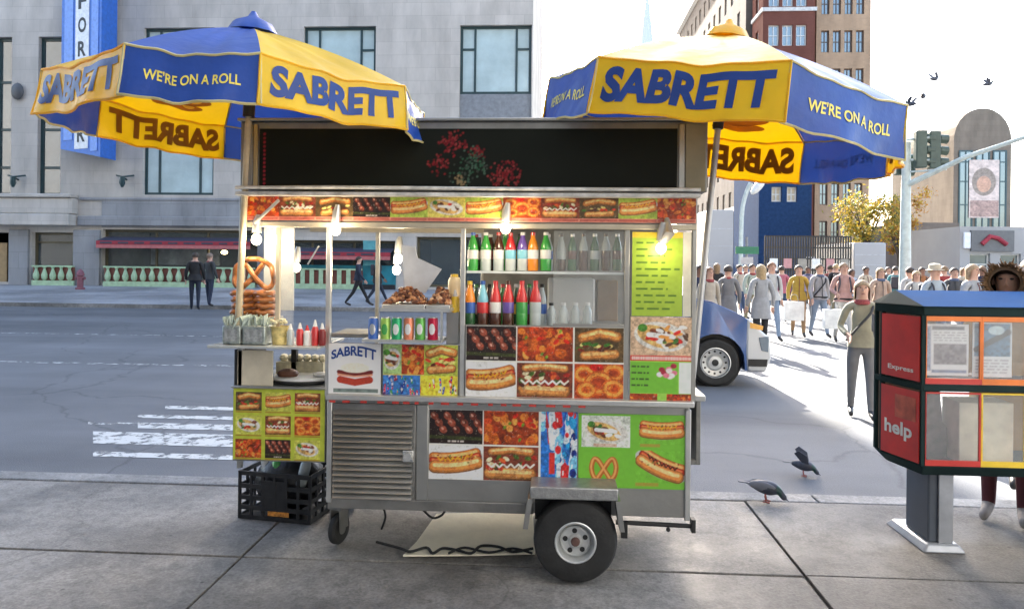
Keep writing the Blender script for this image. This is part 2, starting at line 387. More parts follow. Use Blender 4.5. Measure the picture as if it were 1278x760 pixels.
# ------------------------------------------------------------------ ground
def asphalt():
    m, nt, b = newmat('asphalt'); L = nt.links.new; tc = N(nt, 'ShaderNodeTexCoord')
    mp = N(nt, 'ShaderNodeMapping'); mp.inputs['Scale'].default_value = (.06, .55, 1); L(tc.outputs['Object'], mp.inputs['Vector'])
    n1 = N(nt, 'ShaderNodeTexNoise', Scale=1.0, Detail=5.0); L(mp.outputs[0], n1.inputs['Vector'])      # wear along the lanes
    n2 = N(nt, 'ShaderNodeTexNoise', Scale=90.0, Detail=3.0); L(tc.outputs['Object'], n2.inputs['Vector'])
    n3 = N(nt, 'ShaderNodeTexNoise', Scale=.8, Detail=6.0); L(tc.outputs['Object'], n3.inputs['Vector'])
    r1 = N(nt, 'ShaderNodeValToRGB'); r1.color_ramp.elements[0].color = (.108,.111,.118,1); r1.color_ramp.elements[1].color = (.20,.205,.215,1)
    r1.color_ramp.elements[0].position = .32; r1.color_ramp.elements[1].position = .68
    L(n1.outputs['Fac'], r1.inputs['Fac'])
    a = N(nt, 'ShaderNodeMath', operation='MULTIPLY_ADD'); a.inputs[1].default_value = .5; a.inputs[2].default_value = .5; L(n2.outputs['Fac'], a.inputs[0])
    a2 = N(nt, 'ShaderNodeMath', operation='MULTIPLY_ADD'); a2.inputs[1].default_value = .8; a2.inputs[2].default_value = .85; L(n3.outputs['Fac'], a2.inputs[0])
    mu = N(nt, 'ShaderNodeMath', operation='MULTIPLY'); L(a.outputs[0], mu.inputs[0]); L(a2.outputs[0], mu.inputs[1])
    hs = N(nt, 'ShaderNodeHueSaturation'); L(r1.outputs['Color'], hs.inputs['Color']); L(mu.outputs[0], hs.inputs['Value']); L(hs.outputs[0], b.inputs['Base Color'])
    wa = N(nt, 'ShaderNodeVectorMath', operation='MULTIPLY_ADD'); L(n3.outputs['Color'], wa.inputs[0]); wa.inputs[1].default_value = (1.2,1.2,1.2); L(tc.outputs['Object'], wa.inputs[2])
    cr_ = N(nt, 'ShaderNodeTexVoronoi', Scale=.22, feature='DISTANCE_TO_EDGE'); L(wa.outputs[0], cr_.inputs['Vector'])
    rr = N(nt, 'ShaderNodeMapRange'); rr.inputs[2].default_value = .007; rr.inputs[3].default_value = .72; L(cr_.outputs['Distance'], rr.inputs[0])
    pv = N(nt, 'ShaderNodeTexVoronoi', Scale=.16); L(mp.outputs[0], pv.inputs['Vector'])
    mz = N(nt, 'ShaderNodeMath', operation='MULTIPLY'); L(mu.outputs[0], mz.inputs[0]); L(rr.outputs[0], mz.inputs[1]); px_ = N(nt, 'ShaderNodeMapRange'); px_.inputs[3].default_value = .8; px_.inputs[4].default_value = 1.15; L(pv.outputs['Color'], px_.inputs[0]); m3 = N(nt, 'ShaderNodeMath', operation='MULTIPLY'); L(mz.outputs[0], m3.inputs[0]); L(px_.outputs[0], m3.inputs[1]); L(m3.outputs[0], hs.inputs['Value'])
    b.inputs['Roughness'].default_value = .75; b.inputs['Specular IOR Level'].default_value = .3
    bp = N(nt, 'ShaderNodeBump', Strength=.5, Distance=.01); L(n2.outputs['Fac'], bp.inputs['Height']); L(bp.outputs[0], b.inputs['Normal'])
    return m
def concrete(name, c, dirt=.5):
    m, nt, b = newmat(name); L = nt.links.new; tc = N(nt, 'ShaderNodeTexCoord'); O = tc.outputs['Object']
    def noise(sc, det=6.0, ro=.6): n = N(nt, 'ShaderNodeTexNoise', Scale=sc, Detail=det, Roughness=ro); L(O, n.inputs['Vector']); return n.outputs['Fac']
    def rng(v, a, b_, c_, d): r = N(nt, 'ShaderNodeMapRange'); r.inputs[1].default_value = a; r.inputs[2].default_value = b_; r.inputs[3].default_value = c_; r.inputs[4].default_value = d; L(v, r.inputs[0]); return r.outputs[0]
    def mul(a, b_): k = N(nt, 'ShaderNodeMath', operation='MULTIPLY'); L(a, k.inputs[0]); L(b_, k.inputs[1]); return k.outputs[0]
    v = N(nt, 'ShaderNodeTexVoronoi', Scale=5.5); L(O, v.inputs['Vector'])
    wa = N(nt, 'ShaderNodeVectorMath', operation='MULTIPLY_ADD'); nn = N(nt, 'ShaderNodeTexNoise', Scale=2.5, Detail=5.0); L(O, nn.inputs['Vector']); L(nn.outputs['Color'], wa.inputs[0]); wa.inputs[1].default_value = (.5,.5,.5); L(O, wa.inputs[2])
    cr_ = N(nt, 'ShaderNodeTexVoronoi', Scale=.27, feature='DISTANCE_TO_EDGE'); L(wa.outputs[0], cr_.inputs['Vector'])
    fine = noise(70, 4)
    val = mul(rng(noise(1.1, 9, .68), .34, .62, 1-dirt, 1.05), rng(fine, .3, .7, .72, 1.25))
    val = mul(val, rng(v.outputs['Distance'], .04, .075, .5, 1))                    # old gum spots
    val = mul(val, rng(noise(.35, 4, .5), .36, .6, .62, 1.08)); val = mul(val, rng(noise(14, 8, .75), .38, .56, .72, 1.05))
    val = mul(val, rng(cr_.outputs['Distance'], .0, .004, .7, 1))                  # hairline cracks
    hs = N(nt, 'ShaderNodeHueSaturation'); hs.inputs['Color'].default_value = col4(c); L(val, hs.inputs['Value']); L(hs.outputs[0], b.inputs['Base Color'])
    L(rng(noise(2.2, 5), .35, .65, .5, .85), b.inputs['Roughness'])
    bp = N(nt, 'ShaderNodeBump', Strength=.45, Distance=.008); L(fine, bp.inputs['Height']); L(bp.outputs[0], b.inputs['Normal'])
    return m
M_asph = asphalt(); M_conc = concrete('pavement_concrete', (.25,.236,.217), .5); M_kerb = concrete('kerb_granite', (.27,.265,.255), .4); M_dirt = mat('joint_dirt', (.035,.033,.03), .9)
ROAD = -.12
g = MB(); g.add([(-700,-300,ROAD),(700,-300,ROAD),(700,1500,ROAD),(-700,1500,ROAD)], [(0,1,2,3)])
build('road', g, M_asph, kind='structure', smooth=False)
KY = 5.12
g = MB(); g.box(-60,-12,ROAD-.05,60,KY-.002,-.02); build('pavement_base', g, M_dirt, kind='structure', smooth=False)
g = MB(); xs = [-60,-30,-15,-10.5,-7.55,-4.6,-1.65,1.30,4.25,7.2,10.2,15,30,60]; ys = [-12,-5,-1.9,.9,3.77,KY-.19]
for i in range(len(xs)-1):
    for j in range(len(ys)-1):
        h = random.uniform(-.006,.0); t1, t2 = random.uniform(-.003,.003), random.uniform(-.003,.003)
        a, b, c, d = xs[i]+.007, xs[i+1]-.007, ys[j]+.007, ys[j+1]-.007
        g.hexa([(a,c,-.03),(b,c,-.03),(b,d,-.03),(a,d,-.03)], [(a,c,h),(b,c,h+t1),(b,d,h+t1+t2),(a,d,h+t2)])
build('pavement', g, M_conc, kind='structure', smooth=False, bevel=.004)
g = MB()
for i in range(-16, 17): g.box(i*3.7-1.9, KY-.178, ROAD-.1, i*3.7+1.79, KY, 0.0+random.uniform(-.004,.004))
build('kerb', g, M_kerb, kind='structure', smooth=False, bevel=.012)
# worn crosswalk bars
def paint(name, keep):
    m, nt, b = newmat(name); L = nt.links.new; tc = N(nt, 'ShaderNodeTexCoord')
    n = N(nt, 'ShaderNodeTexNoise', Scale=5.0, Detail=9.0, Roughness=.75); L(tc.outputs['Object'], n.inputs['Vector'])
    r = N(nt, 'ShaderNodeMapRange'); r.inputs['From Min'].default_value = keep; r.inputs['From Max'].default_value = keep+.08; L(n.outputs['Fac'], r.inputs['Value'])
    b.inputs['Base Color'].default_value = (.52,.52,.50,1); b.inputs['Roughness'].default_value = .6
    t = N(nt, 'ShaderNodeBsdfTransparent'); mx = N(nt, 'ShaderNodeMixShader'); L(r.outputs[0], mx.inputs[0]); L(b.outputs[0], mx.inputs[1]); L(t.outputs[0], mx.inputs[2])
    L(mx.outputs[0], nt.nodes['Material Output'].inputs['Surface']); return m
def bar(px0, py0, px1, py1, x1, mp):
    z = ROAD+.004; a = atz(px0, py1, z); b = atz(px0, py0, z)
    g = MB(); g.add([(a.x, a.y, z),(x1, a.y, z),(x1, b.y, z),(b.x, b.y, z)], [(0,1,2,3)]); build('crosswalk_marking', g, mp, kind='structure', smooth=False)
P1, P2 = paint('road_paint', .50), paint('worn_road_paint', .43)
for q in ((206,506,300,510,-.8,P1),(172,517,300,521,-.8,P1),(172,527,300,534,-.8,P1),(116,538,300,553,-1.3,P1),(116,563,300,569,-.8,P1),(110,526,170,529,-4.1,P2)): bar(*q)
z = ROAD+.004
for k, yy in enumerate((11.2, 15.5)):
    g = MB(); g.add([(-40,yy,z),(-3,yy,z),(-3,yy+.12,z),(-40,yy+.12,z)], [(0,1,2,3)]); build('lane_marking', g, P2 if k else paint('very_worn_paint', .44), kind='structure', smooth=False)
for k in range(5):
    g = MB(); x0 = 3.6+k*1.15; g.add([(x0,6.2,z),(x0+.55,6.2,z),(x0+.55,9.6,z),(x0,9.6,z)], [(0,1,2,3)]); build('crosswalk_marking', g, P1, kind='structure', smooth=False)
# far pavement, sloping up to the buildings
FK = 24.2
def zfar(y): return .02 + (y-FK)*.024
BX1 = at(663, 250, 34).x
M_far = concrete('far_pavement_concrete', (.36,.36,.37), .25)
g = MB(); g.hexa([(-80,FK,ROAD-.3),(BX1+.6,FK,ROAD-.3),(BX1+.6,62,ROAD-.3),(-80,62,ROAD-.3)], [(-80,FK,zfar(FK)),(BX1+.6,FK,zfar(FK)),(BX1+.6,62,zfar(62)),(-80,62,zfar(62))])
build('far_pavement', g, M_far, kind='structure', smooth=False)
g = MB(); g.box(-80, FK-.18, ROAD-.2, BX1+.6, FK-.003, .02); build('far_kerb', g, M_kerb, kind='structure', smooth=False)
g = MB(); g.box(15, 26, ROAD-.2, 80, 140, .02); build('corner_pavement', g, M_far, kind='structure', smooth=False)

# ------------------------------------------------------------------ limestone building across the street
def stone(name, c, bw=1.4, bh=.62, mortar=.75):
    m, nt, b = newmat(name); L = nt.links.new; tc = N(nt, 'ShaderNodeTexCoord'); sx = N(nt, 'ShaderNodeSeparateXYZ'); L(tc.outputs['Object'], sx.inputs[0])
    ad = N(nt, 'ShaderNodeMath', operation='ADD'); L(sx.outputs['X'], ad.inputs[0]); L(sx.outputs['Y'], ad.inputs[1])
    cx = N(nt, 'ShaderNodeCombineXYZ'); L(ad.outputs[0], cx.inputs['X']); L(sx.outputs['Z'], cx.inputs['Y'])
    br = N(nt, 'ShaderNodeTexBrick'); br.inputs['Scale'].default_value = 1; br.inputs['Brick Width'].default_value = bw; br.inputs['Row Height'].default_value = bh
    br.inputs['Mortar Size'].default_value = .008*bh/.62; br.inputs['Color1'].default_value = col4(c); br.inputs['Color2'].default_value = col4(tuple(x*.9 for x in c)); br.inputs['Mortar'].default_value = col4(tuple(x*mortar for x in c))
    L(cx.outputs[0], br.inputs['Vector'])
    n = N(nt, 'ShaderNodeTexNoise', Scale=.5, Detail=7.0, Roughness=.65); mp = N(nt, 'ShaderNodeMapping'); mp.inputs['Scale'].default_value = (1.6,1.6,.5); L(tc.outputs['Object'], mp.inputs['Vector']); L(mp.outputs[0], n.inputs['Vector'])
    mr = N(nt, 'ShaderNodeMapRange'); mr.inputs['From Min'].default_value = .3; mr.inputs['From Max'].default_value = .7; mr.inputs['To Min'].default_value = .74; mr.inputs['To Max'].default_value = 1.12; L(n.outputs['Fac'], mr.inputs['Value'])
    hs = N(nt, 'ShaderNodeHueSaturation'); L(br.outputs['Color'], hs.inputs['Color']); L(mr.outputs[0], hs.inputs['Value']); L(hs.outputs[0], b.inputs['Base Color']); b.inputs['Roughness'].default_value = .9; b.inputs['Specular IOR Level'].default_value = .08
    return m
M_lime = stone('limestone', (.54,.505,.46)); M_lime2 = stone('grey_granite', (.31,.315,.325), 1.1, .8)
M_fr = mat('dark_green_frame', (.02,.05,.055), .4); M_glass = mat('window_glass', (.42,.54,.55), .06, .0, .22, .5, spec=1.0, rvar=.03, coat=1)
M_glassd = mat('dark_window_glass', (.06,.09,.10), .05, 0, .3, .7, spec=1.0, rvar=.02, coat=1)
M_sp = mat('grey_spandrel', (.20,.215,.235), .5)
D0 = 34.0
def bx(px, py=250, D=D0): return at(px, py, D).x
def bz(py, px=330, D=D0): return at(px, py, D).z
X0 = -46.0
bl = empty('limestone_building', (-12, D0, zfar(D0)), 'pale limestone building across the street with dark framed windows over shops', 'building')
Zt = 62
wall = MB(); ops = []; wins = []
for xa, xb in ((178,266),(377,467),(572,664.5-3)):
    a, b = bx(xa), bx(xb)
    for lev in range(3):
        z0, z1 = bz(244)+lev*9.8, bz(34)+lev*9.8
        ops.append((a-X0, z0, b-X0, z1)); wins.append((a, b, z0, z1))
xq = bx(178)
for k in range(1, 4):
    a, b = xq-7.4*k-12.0, xq-7.4*k-9.2
    for lev in range(3):
        z0, z1 = bz(244)+lev*9.8, bz(34)+lev*9.8; ops.append((a-X0, z0, b-X0, z1)); wins.append((a, b, z0, z1))
for xa, xb in ((-64,-40),(-8,13),(46,75)):
    a, b = bx(xa), bx(xb)
    z0, z1 = bz(246), bz(44); ops.append((a-X0, z0, b-X0, z1)); wins.append((a, b, z0, z1, 1))
shops = []
for xa, xb, yt, yb in ((-60,12,290,362),(40,92,290,357),(128,322,287,358),(336,494,300,364),(520,640,296,364)):
    a, b, z0, z1 = bx(xa), bx(xb), max(bz(yb, (xa+xb)/2), zfar(D0)+.12), bz(yt, (xa+xb)/2); ops.append((a-X0, z0, b-X0, z1)); shops.append((a, b, z0, z1))
facade(wall, (X0, D0, 0), (1,0,0), (0,-1,0), BX1-X0, Zt, ops, .38)
wall.add([(BX1,D0,0),(BX1,60,0),(BX1,60,Zt),(BX1,D0,Zt)], [(0,1,2,3)]); wall.add([(X0,D0,Zt),(BX1,D0,Zt),(BX1,60,Zt),(X0,60,Zt)], [(0,1,2,3)])
wall.add([(X0,60,0),(BX1,60,0),(BX1,60,Zt),(X0,60,Zt)], [(0,1,2,3)]); wall.add([(X0,D0,0),(X0,60,0),(X0,60,Zt),(X0,D0,Zt)], [(0,1,2,3)])
build('wall', wall, M_lime, bl, smooth=False, recalc=False)
for q in wins:
    a, b, z0, z1 = q[:4]
    if len(q) > 4: window(bl, (a, D0+.26, z0), (1,0,0), (0,-1,0), b-a, z1-z0, [], [(0,1,.18),(0,1,.42),(0,1,.72)], M_fr, M_glassd, .16); continue
    hl = (z1-z0)*.445; hs_ = (z1-z0)*.155
    s_ = MB(); s_.box(a+.01, D0+.12, z0+hl, b-.01, D0+.3, z0+hl+hs_); build('spandrel', s_, M_sp, bl, smooth=False)
    for zz, hh in ((z0, hl), (z0+hl+hs_, z1-z0-hl-hs_)): window(bl, (a, D0+.22, zz), (1,0,0), (0,-1,0), b-a, hh, [.21,.79], [(0,.21,.66),(.79,1,.66)], M_fr, M_glass, .13)
g = MB(); zb = bz(277)
g.box(bx(100), D0-.22, zb-.25, BX1, D0+.0, zb+.22); g.box(bx(100), D0-.1, bz(250)-.06, BX1, D0, bz(250)+.08)
build('string_course', g, M_lime2, bl, smooth=False, bevel=.04)
g = MB(); g.box(bx(-200), D0-.75, bz(282,50), bx(98), D0, bz(268,50)); g.box(bx(-200), D0-.5, bz(267.5,50), bx(98), D0, bz(248,50)); g.box(bx(-200), D0-.62, bz(247.6,50), bx(98), D0, bz(243,50))
build('cornice', g, M_lime, bl, smooth=False, bevel=.05)
for xa, xb in ((14,38),(94,127),(323,335)): g = MB(); g.box(bx(xa), D0-.16, zfar(D0)-.1, bx(xb), D0-.003, bz(289)); build('pier', g, M_lime2, bl, smooth=False, bevel=.03)
g = MB(); g.box(bx(128), D0-.06, bz(285.6), BX1, D0-.003, bz(287.5)+1.4); build('lintel', g, M_lime2, bl, smooth=False)
g = MB(); g.ball((bx(24,115), D0-.12, bz(115,24)), .32, .14, .42); build('wall_medallion', g, mat('bronze_medallion', (.08,.085,.09), .5), bl)
# shop interiors and glass
M_in = mat('shop_interior', (.13,.14,.135), .8, var=.5, scale=.6); M_ind = mat('dark_shop_interior', (.03,.032,.03), .8, var=.4, scale=.8); M_tan = mat('tan_door', (.33,.22,.10), .5)
M_sg = mat('shop_glass', (.18,.22,.23), .04, alpha=.2, var=.05, rvar=.02, spec=1)
for i, (a, b, z0, z1) in enumerate(shops):
    g = MB(); y0, y1 = D0+.4, D0+4.2
    g.add([(a,y0,z0),(b,y0,z0),(b,y1,z0),(a,y1,z0),(a,y0,z1),(b,y0,z1),(b,y1,z1),(a,y1,z1)], [(0,1,2,3),(4,5,6,7),(1,2,6,5),(0,3,7,4),(3,2,6,7)])
    build('shop_room', g, M_in if i in (2,) else M_ind, bl, smooth=False, recalc=False)
    if i == 0:
        g = MB(); g.box(a+.4, D0+.3, z0, b-.35, D0+.36, z1-.5); build('door', g, M_tan, bl, smooth=False); continue
    n = max(1, round((b-a)/2.4)); window(bl, (a, D0+.3, z0), (1,0,0), (0,-1,0), b-a, z1-z0, [k/n for k in range(1, n)], [(0,1,.8)] if i == 1 else [], mat('bronze_frame', (.09,.075,.04), .5), M_sg, .12)
a, b, z0, z1 = shops[2]
g = MB(); g.box(a+.5, D0+3.4, z0+.9, a+(b-a)*.55, D0+3.5, z0+2.0); build('display_board', g, mat('pale_blue_board', (.45,.52,.58), .7, var=.5, scale=1.5), bl, smooth=False)
lp = at(280, 315, D0+1.2); g = MB(); g.ball(lp, .16, .16, .1); build('shop_lamp', g, mat('warm_lamp', (1,.72,.32), emit=6.0), bl)
# teal shop front seen through the cart
a, b, z0, z1 = shops[3]; M_teal = mat('teal_panel', (.012,.16,.21), .45, var=.25, scale=2)
g = MB(); g.box(a-.05, D0-.12, z0-.1, b+.05, D0-.004, z0+1.0); build('shop_front_panel', g, M_teal, bl, smooth=False)
g = MB(); g.box(at(454,330,D0).x, D0-.14, z0+1.0, at(474,330,D0).x, D0-.004, z1); build('shop_front_column', g, mat('pale_teal_panel', (.10,.33,.36), .45), bl, smooth=False)
g = MB(); g.box(a-.05, D0-.2, zfar(D0)-.1, b+.05, D0-.125, zfar(D0)+.22); build('shop_front_plinth', g, mat('black_plinth', (.015,.015,.018), .5), bl, smooth=False)
# awnings
M_red = mat('red_awning_cloth', (.30,.025,.04), .7); M_pink = mat('pale_red_cloth', (.42,.13,.13), .7); M_navy = mat('slate_cloth', (.045,.045,.07), .7)
for (a, b, z0, z1), lab in ((shops[2], 'red awning with dark lettering over shop window left of the cart'), (shops[3], 'pinkish red awning over teal shop front seen through the cart')):
    t = empty('shop_awning', ((a+b)/2, D0, z1-.7), lab, 'awning')
    h1 = z1-.36; g = MB(); g.hexa([(a+.1,D0+.1,h1-.05),(b-.1,D0+.1,h1-.05),(b-.1,D0-.6,h1-.26),(a+.1,D0-.6,h1-.26)][::-1], [(a+.1,D0+.1,h1),(b-.1,D0+.1,h1),(b-.1,D0-.6,h1-.22),(a+.1,D0-.6,h1-.22)][::-1]); build('awning_top', g, M_navy, t, smooth=False)
    g = MB(); g.box(a+.1, D0-.63, h1-.40, b-.1, D0-.6, h1-.21); build('awning_valance', g, M_red, t, smooth=False)
    g = MB(); g.box(a+.1, D0-.625, h1-.56, b-.1, D0-.605, h1-.40); build('awning_skirt', g, M_pink, t, smooth=False)
    g = MB(); x = a+.3
    while x < b-.8: L_ = random.uniform(.35,.6); g.box(x, D0-.645, h1-.35, x+L_, D0-.63, h1-.26); x += L_+.3
    build('dark_band', g, M_navy, t, smooth=False)
# balustrade barriers
M_pg = mat('pale_green_paint', (.36,.50,.32), .6); M_br = mat('brown_red_paint', (.16,.05,.035), .6)
for (xa, xb), lab in (((40,92), 'short pale green and brown barrier under small shop window'), ((129,318), 'long pale green and brown barrier under red awning'), ((338,452), 'pale green barrier along teal shop front seen through the cart')):
    D1 = D0-.35; a, b = bx(xa, 350, D1), bx(xb, 350, D1); z0 = zfar(D1); zz = z0+.25
    t = empty('cafe_barrier', ((a+b)/2, D1, z0), lab, 'barrier'); g = MB(); g.box(a, D1-.05, z0, b, D1+.05, z0+.24); g.box(a, D1-.05, z0+.9, b, D1+.05, z0+.97); build('rail', g, M_pg, t, smooth=False)
    n = int((b-a)/.42)
    for k in range(n):
        g = MB(); x = a+(k+.5)*(b-a)/n
        g.lathe([(.05,z0+.24),(.13,z0+.34),(.15,z0+.5),(.08,z0+.7),(.05,z0+.8),(.1,z0+.9)], (x, D1, 0), 8) if xa != 338 else g.box(x-.1, D1-.03, z0+.24, x+.1, D1+.03, z0+.9)
        build('baluster', g, M_pg, t)
    g = MB(); g.box(a, D1+.06, z0+.24, b, D1+.08, z0+.9); build('backing_panel', g, M_br, t, smooth=False)
# blue blade sign
DS = 32.4
a, b = at(60,100,DS).x, at(126,100,DS).x; z0 = at(95,196,DS).z; z1 = z0+14
t = empty('banner_sign', ((a+b)/2, DS, z0), 'tall blue banner sign with white strip of black letters on the limestone building', 'sign')
M_bl = mat('blue_sign', (.03,.14,.52), .4); M_bl2 = mat('light_blue_sign', (.16,.30,.72), .4); M_wh = mat('white_sign', (.75,.76,.78), .4)
g = MB(); g.hexa([(a,DS+.9,z0+.5),(b,DS,z0),(b+.0,DS+1.2,z0),(a+.2,DS+1.4,z0+.5)], [(a,DS+.9,z1),(b,DS,z1),(b,DS+1.2,z1),(a+.2,DS+1.4,z1)]); build('sign_box', g, M_bl, t, smooth=False)
def sgp(f, z, o=.0): return Vector((a+(b-a)*f, DS+.9*(1-f)-o, z))
def strip(name, f0, f1, za, zb, mm, o=.03, mb=None):
    g = MB(); p = [sgp(f0,za,o), sgp(f1,za,o), sgp(f1,zb,o), sgp(f0,zb,o)]; g.prism(p, (0,o-.004,0)); return build(name, g, mm, t, smooth=False)
strip('white_strip', .36, .70, at(95,184,DS).z, z1-.1, M_wh); strip('blue_strip', .76, .93, z0+.3, z1-.1, M_bl2); strip('blue_strip', .08, .30, z0+.9, z1-.1, M_bl2)
g = MB()
for ch, py in zip('FOREVER', (-2,28,58,86,113,140,166)):
    zc = at(97,py,DS).z; hh = .36
    text_on(g, ch, lambda x, y: sgp(.53+(x-.5)*.2, zc+(y-.5)*2*hh, .036), .03)
build('lettering', g, mat('black_letters', (.01,.01,.015), .5), t, smooth=False, recalc=False)
tag(t, 'tall blue banner sign with white strip of black letters on the limestone building')
g = MB()
for px in (77, 218, 370): 
    pass
# small lamps on the wall
for k, (px, py) in enumerate(((23,222),(158,222))):
    p = at(px, py, D0); t2 = empty('wall_lamp', p, ['small black lamp on limestone wall left of blue banner','small black lamp on limestone wall right of blue banner'][k], 'lamp', 'lamps on the limestone wall')
    g = MB(); g.tube([p+Vector((-.45,-.1,.1)), p+Vector((0,-.35,0)), p+Vector((.45,-.1,.1))], .04, 6); g.tube([p+Vector((0,.0,-.1)), p+Vector((0,-.35,0))], .05, 6); build('bracket', g, M_fr, t2)
    g = MB(); g.lathe([(.05,-.5),(.14,-.3),(.1,0)], p+Vector((0,-.35,0)), 8); build('lamp_body', g, M_fr, t2)

# the street wall on the near side, behind the photographer: it narrows the strip of sky that lights the shade
t = empty('street_wall_building', (0, -14, 0), 'tall grey building on the near side of the street behind the photographer', 'building')
g = MB(); g.box(-70, -26, ROAD, 45, -6.5, 38); build('wall', g, stone('near_side_stone', (.26,.265,.27), .6, .2), t, smooth=False)
# ------------------------------------------------------------------ buildings down the avenue
def block(name, label, xa, D, depth, width, H, wm, fm, gm, rows, fcols, scols, z0, ww, wh, sills=None, cornice=None, zstart=3.5, pitch=3.2):
    """xa = left front corner; front faces the camera, left side faces the avenue"""
    t = empty(name, (xa+width/2, D, 0), label, 'building'); mb = MB(); of, osd = [], []
    for r_ in range(rows):
        z = zstart+r_*pitch
        for u in fcols: of.append((u, z, u+ww, z+wh))
        for u in scols: osd.append((u, z, u+ww, z+wh))
    facade(mb, (xa, D, 0), (1,0,0), (0,-1,0), width, H, of, .35)
    facade(mb, (xa, D+depth, 0), (0,-1,0), (-1,0,0), depth, H, osd, .35)
    mb.add([(xa,D,H),(xa+width,D,H),(xa+width,D+depth,H),(xa,D+depth,H)], [(0,1,2,3)])
    mb.add([(xa+width,D,0),(xa+width,D+depth,0),(xa+width,D+depth,H),(xa+width,D,H)], [(0,1,2,3)]); mb.add([(xa,D+depth,0),(xa+width,D+depth,0),(xa+width,D+depth,H),(xa,D+depth,H)], [(0,1,2,3)])
    build('wall', mb, wm, t, smooth=False, recalc=False)
    for o in of: window(t, (xa+o[0], D+.22, o[1]), (1,0,0), (0,-1,0), ww, wh, [.5], [(0,1,.5)], fm, gm, .09)
    for o in osd: window(t, (xa+.22, D+depth-o[0], o[1]), (0,-1,0), (-1,0,0), ww, wh, [.5], [(0,1,.5)], fm, gm, .09)
    if cornice:
        for z, hgt, pr in cornice: g = MB(); g.prism([(xa-pr,D-pr,z),(xa+width+pr,D-pr,z),(xa+width+pr,D-.003,z),(xa-.003,D-.003,z),(xa-.003,D+depth,z),(xa-pr,D+depth,z)], (0,0,hgt)); build('cornice', g, mat('pale_stone_trim', (.52,.50,.47), .8), t, smooth=False)
    return t
M_wf = mat('pale_window_frame', (.55,.55,.52), .5); M_brick = stone('red_brown_brick', (.15,.06,.045), .24, .08, 1.5); M_bg = stone('grey_brick', (.15,.13,.115), .5, .16, 1.15); M_bei = stone('beige_brick', (.40,.27,.175), .4, .14, 1.1)
xb0 = at(951,150,60).x; xb1 = at(1016,150,60).x
block('brick_building', 'red brown brick building with pale bands rising behind the right umbrella', xb0, 60, 3.2, xb1-xb0, 44, M_brick, M_wf, M_glassd, 13, [.45,1.55,2.65,], [1.0], 0, .85, 1.7, cornice=[(22.3,.3,.12),(9.2,.3,.12),(30.5,.35,.15)])
block('grey_building', 'grey building receding along the avenue behind the brick building', xb0-.4, 63.8, 34, 4.5, 33, M_bg, M_wf, M_glassd, 10, [1.2], [1+2.5*k for k in range(13)], 0, 1.0, 1.7, cornice=[(32.3,.7,.5),(6.5,.4,.15)])
xc0 = at(1017,150,62).x; xc1 = at(1085,150,62).x
block('beige_building', 'tall beige brick building right of the red brown brick building', xc0+.05, 62, 7.5, xc1-xc0, 46, M_bei, mat('brown_window_frame', (.09,.06,.045), .5), M_glassd, 13, [.4,1.35,2.3,3.25], [], 0, .65, 1.85, cornice=[(14.6,.25,.12),(29,.3,.15)])
xd0 = at(947,250,44).x; xd1 = at(1013,250,44).x
block('navy_shop_building', 'low navy blue building with two pale windows below the right umbrella', xd0, 44, 6, xd1-xd0, at(980,200,44).z, mat('navy_render', (.02,.045,.11), .95, spec=.04, rvar=.02), M_wf, mat('lit_window_cream', (.5,.42,.3), .5), 1, [.75,1.65], [], 0, .6, .9, zstart=at(980,252,44).z)  # cream pane colour stands in for the light in both windows
xl0 = at(868,300,57).x; xl1 = at(943,300,57).x
block('low_stone_building', 'low pale stone building with a row of dark windows left of the navy building', xl0, 57, 4, xl1-xl0, at(905,266,57).z, stone('pale_low_stone', (.20,.18,.16), .9, .4), M_fr, M_glassd, 2, [.3+.95*k for k in range(5)], [], 0, .6, 1.1, zstart=1.2, pitch=2.0)
p0 = at(932,300,27); t = empty('street_sign', (p0.x, 27, ROAD), 'green street sign on a thin pole beside the curved street lamp', 'sign')
build('pole', MB().tube([(p0.x,27,ROAD),(p0.x,27,at(932,296,27).z)], .045, 8), mat('grey_post', (.2,.2,.2), .5), t)
for k, (za, mm) in enumerate(((312, mat('green_sign', (.02,.16,.08), .5)), (325, mat('pale_sign', (.4,.4,.4), .5)))): build('sign_plate', MB().box(p0.x-.42+.2*k, 26.93, at(932,za+5,27).z, p0.x+.42-.2*k, 26.95, at(932,za-4,27).z), mm, t, smooth=False)
# arch-topped building with a poster
D9 = 80
xe0, xe1 = at(1190,220,D9).x, at(1262,220,D9).x; zt = at(1225,135,D9).z
t = empty('arched_building', ((xe0+xe1)/2, D9, 0), 'stone building with rounded top and tall glazed bay beyond the traffic signal', 'building')
g = MB(); wz = zt-3.4; pts = [(xe0,D9,0),(xe1,D9,0),(xe1,D9,wz)]+[((xe0+xe1)/2+(xe1-xe0)/2*cos(q), D9, wz+3.4*sin(q)) for q in np.linspace(.15,pi-.15,12)]+[(xe0,D9,wz)]
g.prism(pts, (0,14,0)); build('wall', g, stone('weathered_stone', (.20,.165,.13), 1.2, .6), t, smooth=False)
for k in range(3):
    wv = (xe1-xe0-1.6)/3; window(t, (xe0+.5+k*(wv+.3), D9-.06, at(1225,285,D9).z), (1,0,0), (0,-1,0), wv, at(1225,188,D9).z-at(1225,285,D9).z, [.5], [(0,1,.3),(0,1,.6),(0,1,.85)], M_fr, M_glassd, .15)
p = Pic(3.4, 8.4, .06).bg((190,170,160), .2); p.put(p.ell(.2,.62,.16,.24), (128,112,100), .2); p.put(p.ell(.2,.58,.095,.14), (176,134,110), .15); p.put(p.rect(.02,.02,.4,.3), (150,120,110), .3); p.photo(.5)
pp = at(1208,272,D9); panel('poster', p, (pp.x, D9-.14, pp.z), (3.1,0,0), (0,0,at(1208,200,D9).z-pp.z), (0,-1,0), t, th=.02)
